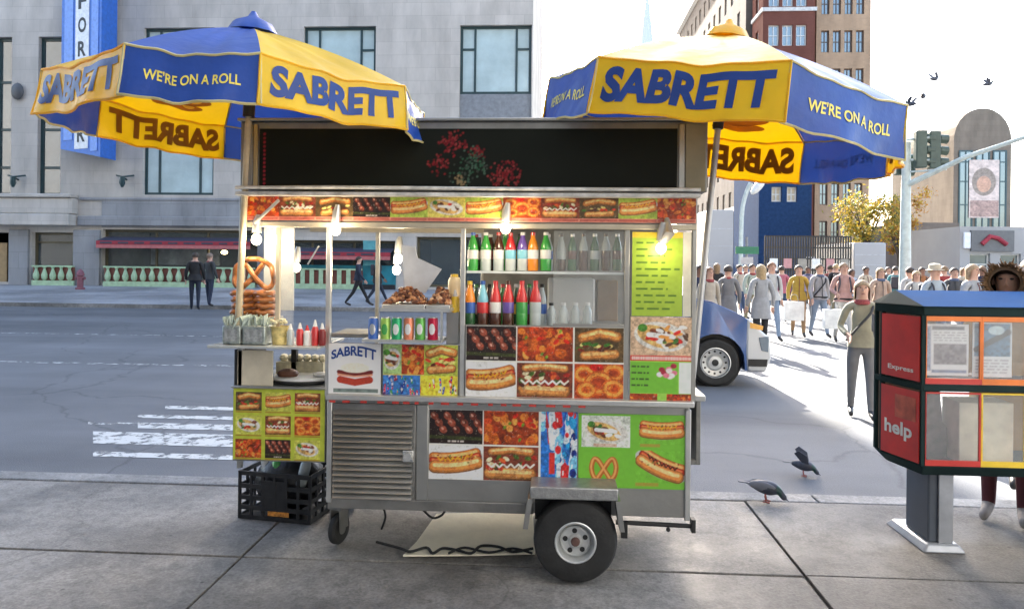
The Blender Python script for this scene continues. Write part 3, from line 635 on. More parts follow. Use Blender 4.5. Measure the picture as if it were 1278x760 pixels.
# low shop building and red awning
D8 = 48; xa, xb = at(1136,300,D8).x, at(1197,300,D8).x; t = empty('low_shop_building', ((xa+xb)/2, D8, 0), 'low brown grey shop building behind the traffic signal pole', 'building')
g = MB(); ops = [(.5,.1,1.5,2.2),(1.8,.6,3.0,2.2)]; facade(g, (xa,D8,0), (1,0,0), (0,-1,0), xb-xa, at(1165,278,D8).z, ops, .3); zz = at(1165,278,D8).z
g.add([(xa,D8,zz),(xb,D8,zz),(xb,D8+8,zz),(xa,D8+8,zz)], [(0,1,2,3)]); g.add([(xa,D8,0),(xa,D8+8,0),(xa,D8+8,zz),(xa,D8,zz)], [(0,1,2,3)]); build('wall', g, stone('brown_stone', (.22,.18,.15), .6, .3), t, smooth=False, recalc=False)
for o in ops: window(t, (xa+o[0], D8+.2, o[1]), (1,0,0), (0,-1,0), o[2]-o[0], o[3]-o[1], [.5], [], M_fr, M_glassd, .08)
g = MB(); g.box(xa+.3, D8-.15, zz-1.3, xa+2.0, D8-.003, zz-.8); build('sign_board', g, mat('cream_sign', (.6,.5,.36), .5), t, smooth=False)
g = MB(); g.hexa([(xa-.6,D8-.9,2.2),(xa+1.4,D8-.9,2.2),(xa+1.4,D8-.01,2.2),(xa-.6,D8-.01,2.2)], [(xa-.6,D8-.9,2.35),(xa+1.4,D8-.9,2.35),(xa+1.4,D8-.01,3.0),(xa-.6,D8-.01,3.0)]); build('awning', g, M_red, t, smooth=False)
D7 = 38; xa, xb = at(1198,300,D7).x, at(1275,300,D7).x; zz = at(1230,283,D7).z; t = empty('white_shop_front', ((xa+xb)/2, D7, 0), 'white shop front with red and white sign at the right edge', 'building')
ops = [(.5,.1,1.5,2.3),(2.0,.1,3.0,2.3)]; g = MB(); facade(g, (xa,D7,0), (1,0,0), (0,-1,0), xb-xa+3, zz, ops, .3); g.add([(xa,D7,zz),(xb+3,D7,zz),(xb+3,D7+5,zz),(xa,D7+5,zz)], [(0,1,2,3)]); g.add([(xa,D7,0),(xa,D7+5,0),(xa,D7+5,zz),(xa,D7,zz)], [(0,1,2,3)]); build('wall', g, mat('white_render', (.36,.35,.34), .9, spec=.1, var=.06, scale=.8), t, smooth=False, recalc=False)
for o in ops: window(t, (xa+o[0], D7+.2, o[1]), (1,0,0), (0,-1,0), o[2]-o[0], o[3]-o[1], [], [(0,1,.75)], M_wf, M_glassd, .08)
g = MB(); g.box(xa+.5, D7-.12, zz-1.25, xa+2.6, D7-.003, zz-.2); build('sign_board', g, mat('dark_sign', (.12,.12,.12), .5), t, smooth=False)
g = MB(); g.tube([(xa+1.0,D7-.16,zz-.9),(xa+1.4,D7-.16,zz-.5),(xa+1.8,D7-.16,zz-.6),(xa+2.2,D7-.16,zz-.9)], .12, 8); build('sign_emblem', g, M_red, t)
g = MB(); g.box(xa+.15, D7-.14, zz-1.1, xa+.45, D7-.003, zz-.3); build('sign_panel', g, M_wh, t, smooth=False)
# far tower with a spire
p = at(808, 100, 260); t = empty('spire_tower', (p.x, 260, 0), 'distant thin grey spired tower above the sky gap left of the right umbrella', 'tower')
M_tw = mat('hazy_stone', (.5,.5,.52), .8); g = MB(); zc = at(808,50,260).z; g.box(p.x-5, 258, 0, p.x+5, 268, zc-40); g.box(p.x-3.4, 259, zc-40, p.x+3.4, 266, zc-12); build('shaft', g, M_tw, t, smooth=False)
g = MB(); g.lathe([(2.6,zc-12),(2.2,zc),(1.5,zc+8),(.7,zc+14),(.25,zc+32),(.0,zc+40)], (p.x,262.5,0), 10); build('spire', g, M_tw, t)
# ------------------------------------------------------------------ the food cart
CF, CB_ = 3.72, 4.82
def X(px, D=CF, py=400): return at(px, py, D).x
def Z(py, D=CF, px=580): return at(px, py, D).z
M_st = mat('brushed_steel', (.38,.375,.35), .36, .85, .12, 3.0, bump=.08, bscale=25, rvar=.1)
M_std = mat('dull_steel', (.25,.245,.23), .45, .7, .25, 5.0, bump=.1, rvar=.12)
M_stl = mat('pale_aluminium', (.54,.54,.52), .35, .7, .12, 8.0)
M_blk = mat('black_rubber', (.018,.018,.018), .75, var=.4, scale=14, bump=.15)
M_blkm = mat('black_steel', (.025,.025,.025), .5, .3, .3)
M_wht = mat('white_plastic', (.72,.72,.70), .4); M_tanp = mat('pale_wood_pole', (.50,.42,.28), .45, var=.25, scale=9)
M_lgt = mat('lit_bulb', (1,.86,.62), emit=3.2)
cart = empty('food_cart', ((X(410)+X(865))/2, (CF+CB_)/2, 0), 'steel hot dog cart covered in food pictures with black sign box on top', 'food cart')
def cb(name, px0, py0, px1, py1, d0, d1, mm, bevel=.004, parent=cart, label=None, refD=None):
    g = MB(); d = refD or d0; g.box(X(px0,d), d0, Z(py1,d), X(px1,d), d1, Z(py0,d)); return build(name, g, mm, parent, smooth=bool(bevel), bevel=bevel, label=label)
# lower body: front sheet, sides, back, floor
xl, xr = X(411), X(862); zb, zt = Z(638), Z(502)
g = MB(); g.box(xl, CF, zb, xr, CB_, zt); build('body', g, M_st, cart, bevel=.006)
cb('kick_strip', 411, 626, 668, 639, CF-.014, CF-.002, M_std)
cb('edge_trim', 409, 503, 415.5, 632, CF-.018, CF-.002, M_stl); cb('edge_trim', 857, 505, 864, 642, CF-.018, CF-.002, M_stl)
cb('edge_trim', 521, 506, 536, 626, CF-.012, CF-.002, M_st)
# louvred door
dr = cb('louvred_door', 416, 506, 520, 627, CF-.012, CF-.003, M_std)
g = MB(); z0, z1 = Z(624), Z(512); n = 16
for k in range(n):
    z = z0+(z1-z0)*k/n; h = (z1-z0)/n
    g.hexa([(X(419),CF-.016,z),(X(517),CF-.016,z),(X(517),CF-.012,z+h*.8),(X(419),CF-.012,z+h*.8)], [(X(419),CF-.036,z+.003),(X(517),CF-.036,z+.003),(X(517),CF-.016,z+h*.82),(X(419),CF-.016,z+h*.82)])
build('louvres', g, M_st, dr, smooth=False)
g = MB(); c = at(511,567,CF); g.lathe([(.022,-.055),(.024,-.05),(.024,-.02),(.014,-.012),(.014,-.0)], (c.x, CF, c.z), 16, 'y'); build('handle', g, M_stl, dr)
g = MB(); g.box(c.x-.028, CF-.04, c.z-.03, c.x+.028, CF-.0165, c.z+.03); build('latch_plate', g, M_stl, dr, bevel=.004)
# counter
cb('counter', 407, 496, 868, 503, CF-.05, CB_-.01, M_stl)
g = MB(); x = X(416)
while x < X(735): L_ = random.uniform(.02,.05); g.box(x, CF-.056, Z(503), x+L_, CF-.0502, Z(500.5)); x += L_+random.uniform(.02,.06)
build('red_tape_strip', g, mat('red_tape', (.45,.04,.03), .5), cart, smooth=False)
# right side shelf
g = MB(); g.box(X(866), CF+.12, Z(500), X(888), CB_-.1, Z(493)); build('side_shelf', g, M_stl, cart, bevel=.004)
g = MB(); g.box(X(878), CF+.16, Z(583), X(884), CB_-.14, Z(501)); g.box(X(866), CF+.16, Z(583), X(878), CF+.2, Z(577)); build('side_bracket', g, M_std, cart, bevel=.003)
# undercarriage
g = MB(); g.box(X(418), CF+.15, Z(642), X(856), CF+.2, zb); g.box(X(418), CB_-.2, Z(642), X(856), CB_-.15, zb); build('chassis_rail', g, M_blkm, cart, smooth=False)
g = MB(); g.tube([(X(772),CF+.03,Z(648)),(X(868),CF+.03,Z(650))], .012, 8); g.box(X(778), CF-.0, Z(665), X(786), CF+.03, Z(646)); g.box(X(866), CF+.0, Z(656), X(871), CF+.05, Z(640)); g.ball((X(838),CF+.03,Z(655)), .012); build('tow_bar', g, M_blkm, cart)
# wheel and fender
def wheel(cx, y0, y1, rad, parent, rim_r, name='wheel', sgn=-1):
    yc = (y0+y1)/2; hw = abs(y1-y0)/2; w_ = build(name, MB().lathe([(rim_r*.9,-hw*.7),(rim_r*.98,-hw*.98),(rad*.80,-hw*1.0),(rad*.93,-hw*.86),(rad*.985,-hw*.62),(rad,-hw*.3),(rad,hw*.3),(rad*.985,hw*.62),(rad*.93,hw*.86),(rad*.8,hw),(rim_r*.98,hw*.98),(rim_r*.9,hw*.7)], (cx,yc,rad), 40, 'y', caps=False), M_blk, parent)
    w_.name = name
    g = MB(); f = sgn*hw
    g.lathe([(rim_r*1.0,f*.97),(rim_r*.95,f*1.03),(rim_r*.89,f*1.0),(rim_r*.84,f*.7),(rim_r*.80,f*.3),(rim_r*.74,f*.26),(rim_r*.70,f*.52),(rim_r*.62,f*.6),(rim_r*.36,f*.58),(rim_r*.30,f*.7),(rim_r*.0,f*.7)], (cx,yc,rad), 32, 'y', caps=False); build('rim', g, mat('silver_rim', (.60,.61,.60), .38, .6, .15), w_)
    for k in range(5):
        a = 2*pi*k/5+.4; g = MB(); g.lathe([(.0,f*.62),(.0125*rad/.2,f*.62),(.0125*rad/.2,f*.50)], (cx+rim_r*.50*cos(a), yc, rad+rim_r*.50*sin(a)), 10, 'y'); build('lug_hole', g, M_blkm, w_)
    g = MB(); g.lathe([(.0,f*1.02),(rim_r*.15,f*1.0),(rim_r*.21,f*.85),(rim_r*.22,f*.65)], (cx,yc,rad), 14, 'y'); build('hub', g, mat('rusty_hub', (.10,.05,.04), .7), w_)
    return w_
wc = at(718, 672, 3.6); wheel(wc.x, 3.555, 3.69, .208, cart, .104)
wheel(wc.x, CB_-.0, CB_+.13, .208, cart, .104, sgn=1)
g = MB(); g.lathe([(.022,0),(.022,1.2)], (wc.x, 3.66, .208), 10, 'y'); build('axle', g, M_blkm, cart)
xa, xb = X(664,3.54), X(774,3.54); z1_ = Z(605,3.54); g = MB()
g.box(xa, 3.54, z1_-.06, xb, CF+.0, z1_); build('fender', g, mat('checker_plate', (.36,.36,.35), .42, .75, .2, 30, bump=.2, bscale=90), cart, bevel=.006)
for s_, xx in ((-1, xa), (1, xb)):
    g = MB(); dx = .035*s_*0; g.hexa([(xx-.012+.022*s_,3.545,z1_-.21),(xx+.012+.022*s_,3.545,z1_-.21),(xx+.012+.022*s_,CF-.003,z1_-.21),(xx-.012+.022*s_,CF-.003,z1_-.21)], [(xx-.012,3.545,z1_-.061),(xx+.012,3.545,z1_-.061),(xx+.012,CF-.003,z1_-.061),(xx-.012,CF-.003,z1_-.061)]); build('fender_stay', g, M_st, cart, smooth=False)
g = MB(); g.box(xa+.02, CF-.02, zb-.02, xb-.02, CF-.003, z1_-.062); build('wheel_arch', g, M_blkm, cart, smooth=False)
# casters
def caster(px, py, D, rot):
    c = at(px, py, D); r_ = .085; t = Matrix.Rotation(rot, 3, 'Z'); cs = build('caster', MB().box(-.045,-.045,.2,.045,.045,.215).box(-.035,-.04,.09,-.028,.04,.2).box(.028,-.04,.09,.035,.04,.2).lathe([(.02,.2),(.02,zb)], (0,0,0), 10), M_std, cart, world=False, smooth=False)
    cs.location = Vector((c.x, D, 0))-wloc(cart); cs.rotation_euler = (0,0,rot); WL[cs.name] = Vector((c.x, D, 0))
    build('caster_wheel', MB().lathe([(.03,-.022),(r_*.85,-.022),(r_,-.012),(r_,.012),(r_*.85,.022),(.03,.022)], (0,0,r_), 24, 'x'), M_blk, cs, world=False)
    build('rim', MB().lathe([(0,-.026),(.03,-.026),(.03,.026),(0,.026)], (0,0,r_), 12, 'x'), M_std, cs, world=False)
caster(423, 660, 3.98, R(-18)); caster(440, 640, 4.62, R(35))
# upright posts
for px, d in ((409,CF),(577,CF),(782,CF),(866,CF),(300,CF+.02)): cb('post', px-3, 243, px+3, 498 if px != 300 else 592, d, d+.028, M_stl if px in (409,577) else M_st, .003)
for px in (409, 577, 862): cb('post', px-3, 243, px+3, 498, CB_-.05, CB_-.02, M_st, .003, refD=CF)
# roof with sign box
zr0, zr1 = Z(244), Z(152)
g = MB(); g.box(X(304), CF-.06, Z(240), X(878), CB_+.02, zr1-.012); build('roof_box', g, M_std, cart, bevel=.006)
g = MB(); g.box(X(302), CF-.085, zr1-.012, X(880), CB_+.04, zr1+.004); build('roof_lid', g, M_st, cart, bevel=.004)
SF = CF-.062
p = Pic(X(843,SF)-X(322,SF), Z(161,SF)-Z(234,SF), .0045).bg((22,25,20), .12, 30)
W_ = p.asp
def fl(cx, cy, r, cols, n):
    for i in range(n):
        a, q = random.uniform(0,2*pi), r*math.sqrt(random.random())*random.choice((1,1,.5)); p.put(p.ell(cx+q*cos(a), cy+q*sin(a)*.9, .018, .018), random.choice(cols), .2)
sx = lambda px: (px-322)/(843-322)*W_
redc = [(118,30,34),(92,24,30),(130,52,50)]; grc = [(44,80,58),(66,90,74),(56,62,54)]
fl(sx(568), .74, .26, redc, 90); fl(sx(550), .38, .2, redc, 50); fl(sx(598), .58, .16, redc, 40); fl(sx(632), .2, .3, redc, 130); fl(sx(590), .5, .22, grc, 40); fl(sx(582), .22, .28, grc, 50); fl(sx(605), .35, .15, grc, 26); fl(sx(575), .1, .12, [(130,110,80)], 20)
for k in range(13): p.put(p.ell(sx(329), .06+.07*k, .022, .022), (150,40,52), .2)
panel('sign_panel', p, (X(322,SF),SF,Z(234,SF)), (X(843,SF)-X(322,SF),0,0), (0,0,Z(161,SF)-Z(234,SF)), (0,-1,0), cart, th=.004, mm=PRINT_MATT, label='black dot display panel with red flowers')
for a, b, mm in ((305,314,M_std),(315,320,mat('brass_strip', (.42,.33,.18), .4, .6)),(845,852,M_st),(853,878,mat('olive_steel', (.22,.19,.12), .5, .25))):
    g = MB(); g.box(X(a,SF), SF-.01, Z(238,SF), X(b,SF), SF-.001, Z(156,SF)); build('sign_frame', g, mm, cart, bevel=.002)
g = MB(); x0, x1 = X(302), X(868); g.box(x0, CF-.1, Z(245,CF-.1), x1, CF-.03, Z(240.5,CF-.1)); g.tube([(x0,CF-.095,Z(238)), (x0+.5,CF-.1,Z(237)), (x0+1.4,CF-.1,Z(238)), (x1,CF-.095,Z(238))], .009, 8); build('sign_rail', g, mat('worn_white_rail', (.55,.55,.53), .5, var=.4, scale=12), cart)
# fascia strip of food pictures
p = Pic(X(866)-X(304), Z(247)-Z(277), .003).bg((170,120,60), .3); k = 0
seq = [f_chicken, f_sub, f_burger, f_kebab, f_hotdog, f_gyro, f_hotdog, f_rings, f_sub, f_burger, f_hotdog, f_chicken]
edges = np.linspace(0, 1, len(seq)+1)
for f_, a, b in zip(seq, edges[:-1], edges[1:]):
    s_ = p.sub(a, .17, b, 1); s_.bg(random.choice([(206,190,90),(170,180,80),(226,206,150),(150,60,40)]), .2); f_(s_) if f_ not in (f_hotdog, f_gyro) else f_(s_, random.choice([(206,190,90),(160,180,70)]))
    q = p.sub(a, 0, b, .17); q.bg((206,130,110), .2); q.words(.2, .3, q.asp-.3, .5, (150,30,30))
panel('menu_strip', p, (X(304),CF-.02,Z(277)), (X(866)-X(304),0,0), (0,0,Z(247)-Z(277)), (0,-1,0), cart)
cb('fascia_board', 303, 246, 867, 278, CF-.018, CF-.002, M_std, 0)
cb('front_beam', 302, 278.5, 868, 285, CF-.03, CF+.03, mat('warm_beam', (.42,.38,.30), .45, .4), .003)
g = MB(); g.box(X(302), CF+.04, Z(262), X(868), CB_-.03, Z(258)); build('ceiling', g, mat('ceiling_steel', (.45,.42,.38), .45, .5, .3), cart, smooth=False)
g = MB(); g.box(X(302), CB_-.06, Z(281), X(868), CB_-.03, Z(250)); build('back_beam', g, mat('warm_beam', (.42,.38,.30), .45, .4), cart, bevel=.003)
# display case (right half)
g = MB(); g.box(X(580), CB_-.12, Z(497), X(868), CB_-.09, Z(270)); build('back_panel', g, mat('grey_back_panel', (.20,.20,.19), .5, .4, .3), cart, smooth=False)
g = MB(); g.box(X(580), CF+.03, Z(411), X(782), CF+.55, Z(408)); build('shelf', g, M_stl, cart, smooth=False)
g = MB(); g.box(X(580), CF+.06, Z(341), X(782), CF+.5, Z(338)); build('shelf', g, mat('clear_shelf', (.6,.65,.65), .15, .2), cart, smooth=False)
cb('picture_board', 580, 405, 782, 497, CF+.004, CF+.02, M_std, 0)
g = MB(); g.box(X(690), CF+.008, Z(404), X(780), CF+.013, Z(287)); build('glass_pane', g, mat('clear_glass', (.7,.75,.75), .03, alpha=.10, var=.02, rvar=.02, spec=1), cart, smooth=False)
cb('shelf_edge', 690, 402, 779, 409, CF-.004, CF+.003, M_st, .002)
# menu panels in world px
def mp(px0, py0, px1, py1, fn, D=CF-.002, label=None, th=.006):
    w_, h_ = X(px1,D)-X(px0,D), Z(py0,D)-Z(py1,D); p = Pic(w_, h_, .0028); fn(p)
    return panel('menu_panel', p, (X(px0,D),D,Z(py1,D)), (w_,0,0), (0,0,h_), (0,-1,0), cart, th, label)
def grid(spec, cols, rows, gap=(225,220,210)):
    def fn(p):
        p.bg(gap, .05)
        for k, f_ in enumerate(spec):
            r_, c_ = k//(len(cols)-1), k % (len(cols)-1); f_(p.sub(cols[c_]+.004, rows[r_+1]+.008, cols[c_+1]-.004, rows[r_]-.008))
    return fn
mp(582, 406, 779, 494, grid([f_kebab,f_chicken,f_burger,f_hotdog,f_sub,f_rings], [0,.325,.685,1], [1,.5,0]), D=CF-.0, label='six food pictures under the drinks display')
def lower_left(p):
    grid([f_kebab,f_chicken,f_hotdog,f_sub], [0,.37,.745], [1,.5,0])(p); q = p.sub(.755,0,1,1); f_drinks(q)
    q.put(q.rect(.12,.12,.2,.42), (200,50,40), .2)
mp(537, 511, 722, 598, lower_left, label='kebab, chicken, hot dog and sandwich pictures beside blue drinks picture')
GR = (114,182,56)
def green(p):
    p.bg(GR, .04)
    q = p.sub(.03,.55,.47,.97); f_gyro(q, (214,220,206)); q = p.sub(.55,.6,.96,.97); q.bg(GR, .03); f_hotdog(q, GR, 0)
    q = p.sub(.05,.02,.42,.5); f_pretzel(q, GR); q = p.sub(.52,.08,.97,.52); f_hotdog(q, GR, -.42, True)
    for x0, y in ((.14,.55),(.56,.56),(.1,.035),(.52,.04)): p.sub(x0,y,x0+.32,y+.05).words(.0,.1,6,.8,(190,110,60))
mp(723.5, 512, 861, 603, green, label='bright green menu panel with gyro, pretzel and hot dogs')
def white_sign(p):
    p.bg((228,230,236), .04); f = p.sub(.12,.16,.9,.66); f.bg((228,230,236), .03); a = f.asp
    f.put(f.stroke([(a*.14,.25),(a*.5,.14),(a*.86,.25)], .14), (176,60,40), .15); f.put(f.stroke([(a*.1,.46),(a*.5,.40),(a*.9,.46)], .06), (220,150,120), .1); f.put(f.stroke([(a*.1,.56),(a*.5,.48),(a*.9,.56)], .075), (110,34,30), .15); f.put(f.ell(a*.5,.72,a*.36,.2), (236,222,206), .08)
    p.sub(.1,.03,.95,.11).bg((110,124,120), .3)
wp = mp(411, 431, 476, 494, white_sign, label='white hot dog sign with blue arched lettering')
g = MB(); D = CF-.0105; x0, x1, zc = X(414,D), X(470,D), Z(450,D)
text_on(g, 'SABRETT', lambda x, y: Vector((x0+(x1-x0)*x, D, zc-.02+.035*sin(pi*min(1,x*.8+.12))+.058*y*(.8+.2*x))), .03)
build('lettering', g, mat('blue_print', (.01,.05,.24), .4), wp, smooth=False, recalc=False)
def mix(p):
    p.bg((205,190,100), .3); f_crisps(p.sub(0,0,1,.4)); q = p.sub(0,0,.5,.4); f_drinks(q, (60,120,190), [(30,60,160),(200,40,50),(40,150,70),(210,220,235),(60,140,210)]); f_chicken(p.sub(.22,.42,.55,1)); f_gyro(p.sub(0,.42,.25,1), (160,190,120)); f_burger(p.sub(.55,.4,1,1), (170,180,70))
mp(479, 431, 572, 495, mix, label='mixed food pictures above bright drinks and crisp packets')
def menu_list(p):
    p.bg((156,184,60), .08); p.put(p.rect(0,.93,p.asp,1), (220,190,60), .1)
    for k in range(11): p.words(.05, .86-.078*k, p.asp*random.uniform(.6,.95), .022, (70,110,34))
mp(788, 288, 851, 391, menu_list, label='yellow green price list'); cb('pale_strip', 852, 288, 862, 391, CF-.008, CF-.002, mat('pale_card', (.62,.60,.50), .5), 0)
def right_mid(p):
    p.bg((150,200,80), .1); f_gyro(p.sub(0,.55,1,1), (200,170,140)); q = p.sub(.42,.62,.95,.95); 
    for i in range(18): q.put(q.ell(random.uniform(.1,q.asp), random.uniform(.1,.9), .14, .06, random.uniform(-1,1)), random.choice([(214,40,30),(240,235,225),(90,60,40),(226,150,70)]), .2)
    q = p.sub(0,.5,1,.56); q.bg((206,50,40), .1); q.words(.3,.2,q.asp,.6,(240,235,225))
    q = p.sub(0,.14,.78,.49); q.bg(GR, .05); 
    for k in range(4): q.words(.05,.82-.2*k,q.asp*.4,.06,(60,80,40))
    for i in range(10): q.put(q.ell(random.uniform(q.asp*.55,q.asp*.95), random.uniform(.5,.9), .1,.08), random.choice([(220,120,140),(160,40,60),(240,220,220)]), .2)
    p.sub(.8,.14,1,.49).bg((215,220,215), .05); q = p.sub(0,0,1,.13); f_chicken(q); q.put(q.rect(q.asp*.45,0,q.asp*.6,1), (150,200,80), .1)
mp(787, 392, 863, 500, right_mid, label='sandwich poster with red banner and green list')
# left wing
def nine(p):
    p.bg((176,186,60), .12); fs = [f_burger,f_hotdog,f_sub,f_gyro,f_sub,f_rings,f_chicken,f_kebab,f_gyro]
    for k, f_ in enumerate(fs):
        r_, c_ = k//3, k % 3; q = p.sub(.03+.32*c_, .69-.33*r_, .31+.32*c_, .95-.33*r_); f_(q, (190,190,80)) if f_ in (f_hotdog, f_gyro) else f_(q)
        q = p.sub(.03+.32*c_, .64-.33*r_+.02, .31+.32*c_, .69-.33*r_); q.words(.1,.2,q.asp,.5,(150,40,30))
WD = CF+.02; mp(293, 490, 407, 580, nine, D=WD-.012, label='nine small food pictures on yellow green sheet')
cb('wing_board', 292, 488, 408, 582, WD-.011, WD+.02, M_std, 0)
g = MB(); g.box(X(293), WD+.021, Z(583), X(408), CB_-.1, Z(578)); g.box(X(293), WD+.021, Z(578), X(295), CB_-.1, Z(488)); build('wing_shell', g, M_std, cart, smooth=False)
g = MB(); g.box(X(290), WD-.03, Z(490), X(408), CB_-.12, Z(487)); build('wing_counter', g, M_st, cart, bevel=.003)
g = MB(); g.box(X(272), CF-.12, Z(440,CF-.12), X(406), CF+.35, Z(436.5,CF-.12)); build('wing_shelf', g, mat('clear_shelf_edge', (.55,.57,.55), .25, .4), cart, bevel=.002)
g = MB(); g.box(X(296,CF+.02), CF+.02, Z(487,CF+.02), X(341,CF+.02), CF+.03, Z(442,CF+.02)); build('cream_board', g, mat('cream_board', (.62,.55,.42), .5, var=.15, scale=8), cart, bevel=.002)
g = MB(); g.box(X(291), WD, Z(490), X(295), CF+.4, Z(442)); build('wing_side', g, M_blkm, cart, smooth=False)
g = MB(); g.box(X(338), CF+.3, Z(487), X(345), CF+.33, Z(440)); build('shelf_bracket', g, M_blkm, cart, smooth=False)
# upper left clear case for the pretzels
M_clr = mat('clear_acrylic', (.75,.78,.80), .05, alpha=.12, var=.03, rvar=.03, spec=.8)
g = MB(); g.box(X(343), CF-.02, Z(436), X(345), CF+.25, Z(285)); build('clear_screen', g, M_clr, cart, smooth=False)
g = MB(); g.box(X(345.5), CF-.022, Z(436), X(350), CF+.0, Z(280)); build('screen_strip', g, mat('cream_strip', (.42,.37,.29), .5), cart, smooth=False)
g = MB(); g.box(X(303), CF+.27, Z(395), X(343), CF+.28, Z(283)); build('back_sheet', g, mat('pale_blue_sheet', (.40,.44,.46), .5, var=.15, scale=9), cart, smooth=False)
# middle can shelf
g = MB(); g.box(X(458), CF-.1, Z(429,CF-.1), X(551,CF-.1), CF+.12, Z(425.5,CF-.1)); g.box(X(474,CF-.1), CF-.1, Z(390,CF-.1), X(562,CF-.1), CF+.3, Z(386,CF-.1))
g.box(X(549.5,CF-.1), CF-.1, Z(425,CF-.1), X(552,CF-.1), CF-.08, Z(390.5,CF-.1)); build('can_rack', g, M_stl, cart, smooth=False)
g = MB(); g.box(X(412), CF+.02, Z(424), X(460), CF+.3, Z(419)); build('small_ledge', g, M_std, cart, bevel=.003)
g = MB(); g.box(X(412), CF+.006, Z(497), X(574), CF+.02, Z(431)); build('front_board', g, M_std, cart, smooth=False)
g = MB(); g.box(X(556), CF+.03, Z(431), X(572), CF+.3, Z(390)); build('steel_box', g, M_st, cart, bevel=.004)
# lamps
def lamp(px, py, D, flip=False, top=None):
    c = at(px, py, D); l = build('lamp', MB().tube([(c.x, D, c.z+.035), (c.x+.004, D, c.z+.09), (c.x+.01, D+.0, top or c.z+.13)], [.024,.022,.012], 10), M_stl, cart)
    build('bulb', MB().ball(c, .026, .026, .03, 12), M_lgt, l); return c
LP = [lamp(320,299,CF-.03), lamp(419,287,CF-.05), lamp(631,285,CF-.05), lamp(341,299,CF+.2), lamp(370,334,CF+.7), lamp(497,323,CF+.45), lamp(495,337,CF+.6), lamp(825,310,CF-.07)]
g = MB(); c = at(825,310,CF-.07); g.tube([c+Vector((.0,0,.02)), c+Vector((.035,-.02,.075)), c+Vector((.03,.02,.15))], [.02,.03,.012], 10); build('lamp_arm', g, M_stl, cart)
g = MB(); a, b = at(348,250,CF-.06), at(318,278,CF-.05); g.tube([a, b], .009, 8); build('clamp_arm', g, M_stl, cart)
g = MB(); a, b = at(398,307,CF+.5), at(384,330,CF+.5); g.tube([a, b], .005, 6); build('hanger_rod', g, M_stl, cart)
for i, c in enumerate(LP):
    ld = bpy.data.lights.new('bulb_light', 'POINT'); ld.energy = .6 if i != 7 else .2; ld.color = (1,.80,.52); ld.shadow_soft_size = .03
    lo = bpy.data.objects.new('bulb_light', ld); COL.objects.link(lo); lo.parent = cart; lo.location = c+Vector((0,-.045,-.01))-wloc(cart)

# ------------------------------------------------------------------ goods on the cart
def fcol(name, c, rough=.35, **k): return mat(name, c, rough, **k)
M_or, M_lb, M_rd, M_gn, M_dg, M_pu, M_bw = [mat(n, c, .25, var=.06, coat=.5) for n, c in (('orange_plastic',(.75,.24,.02)),('light_blue_plastic',(.2,.5,.62)),('red_plastic',(.55,.03,.03)),('green_plastic',(.05,.32,.06)),('dark_green_glass',(.02,.09,.03)),('purple_label',(.13,.08,.35)),('brown_soda',(.07,.025,.015)))]
M_blu = mat('blue_label', (.04,.12,.42), .35); M_clear = mat('milky_plastic', (.45,.5,.5), .2, var=.1, coat=.5); M_sil = mat('silver_cap', (.6,.6,.6), .3, .8); M_yl = mat('yellow_plastic', (.75,.5,.04), .3)
NAMES = {'orange_plastic':'orange'}
def bottle(px, py, D, h, low, lab, up, cap, label, group, r_=None, kind='soda_bottle'):
    c = at(px, py, D); r_ = r_ or h*.15; t = empty(kind, c, label, 'bottle', group)
    build('body', MB().lathe([(r_*.9,0),(r_,h*.02),(r_,h*.3),(r_*.95,h*.33),(r_*.95,h*.52),(r_,h*.55),(r_*.97,h*.62),(r_*.7,h*.76),(r_*.42,h*.87),(r_*.4,h*.92)], (0,0,0), 14), [low, up], t, world=False)
    me = t.children[0].data; me.polygons.foreach_set('material_index', [1 if p.center.z > h*.5 else 0 for p in me.polygons])
    build('label', MB().lathe([(r_*1.0,h*.31),(r_*1.01,h*.315),(r_*1.01,h*.535),(r_*1.0,h*.54)], (0,0,0), 14), lab, t, world=False)
    build('cap', MB().lathe([(r_*.46,h*.92),(r_*.46,h*.99),(r_*.4,h),(0,h)], (0,0,0), 12), cap, t, world=False); return t
gl, gu = 'soda bottles on the lower display shelf', 'soda bottles on the upper display shelf'
dl = CF+.1
row = [(586,M_dg,M_blu,M_or,M_yl,'orange topped soda bottle with blue label at left end of lower shelf'),(602,M_bw,M_rd,M_lb,M_blu,'light blue topped soda bottle with red label on lower shelf'),(618,M_bw,M_wht,M_rd,M_rd,'red topped soda bottle with white label on lower shelf'),(634,M_bw,M_pu,M_rd,M_bw,'red topped soda bottle with purple label on lower shelf'),(651,M_gn,M_gn,M_rd,M_rd,'green soda bottle with red top on lower shelf'),(668,M_clear,M_clear,M_rd,M_rd,'clear soda bottle with bright red top on lower shelf')]
for px, lo, la, up, ca, lb in row: bottle(px, 408, dl, .245, lo, la, up, ca, lb, gl, .031)
M_mil = mat('white_cup', (.7,.7,.68), .5)
row = [(590,M_gn,M_wht,M_gn,M_blu,'green soda bottle with white label at left end of upper shelf'),(606,M_clear,M_wht,M_gn,M_wht,'pale soda bottle with green shoulder and white label on upper shelf'),(622,M_clear,M_wht,M_bw,M_rd,'brown topped clear bottle with white label on upper shelf'),(637,M_clear,M_lb,M_rd,M_rd,'red topped pale blue bottle on upper shelf'),(652,M_clear,M_lb,M_pu,M_wht,'purple topped pale blue bottle on upper shelf'),(665,M_or,M_wht,M_or,M_rd,'orange soda bottle with white label on upper shelf'),(681,M_gn,M_wht,M_gn,M_wht,'tall green bottle right of the orange soda bottle on upper shelf')]
for px, lo, la, up, ca, lb in row: bottle(px, 338, dl+.02, .205, lo, la, up, ca, lb, gu, .029)
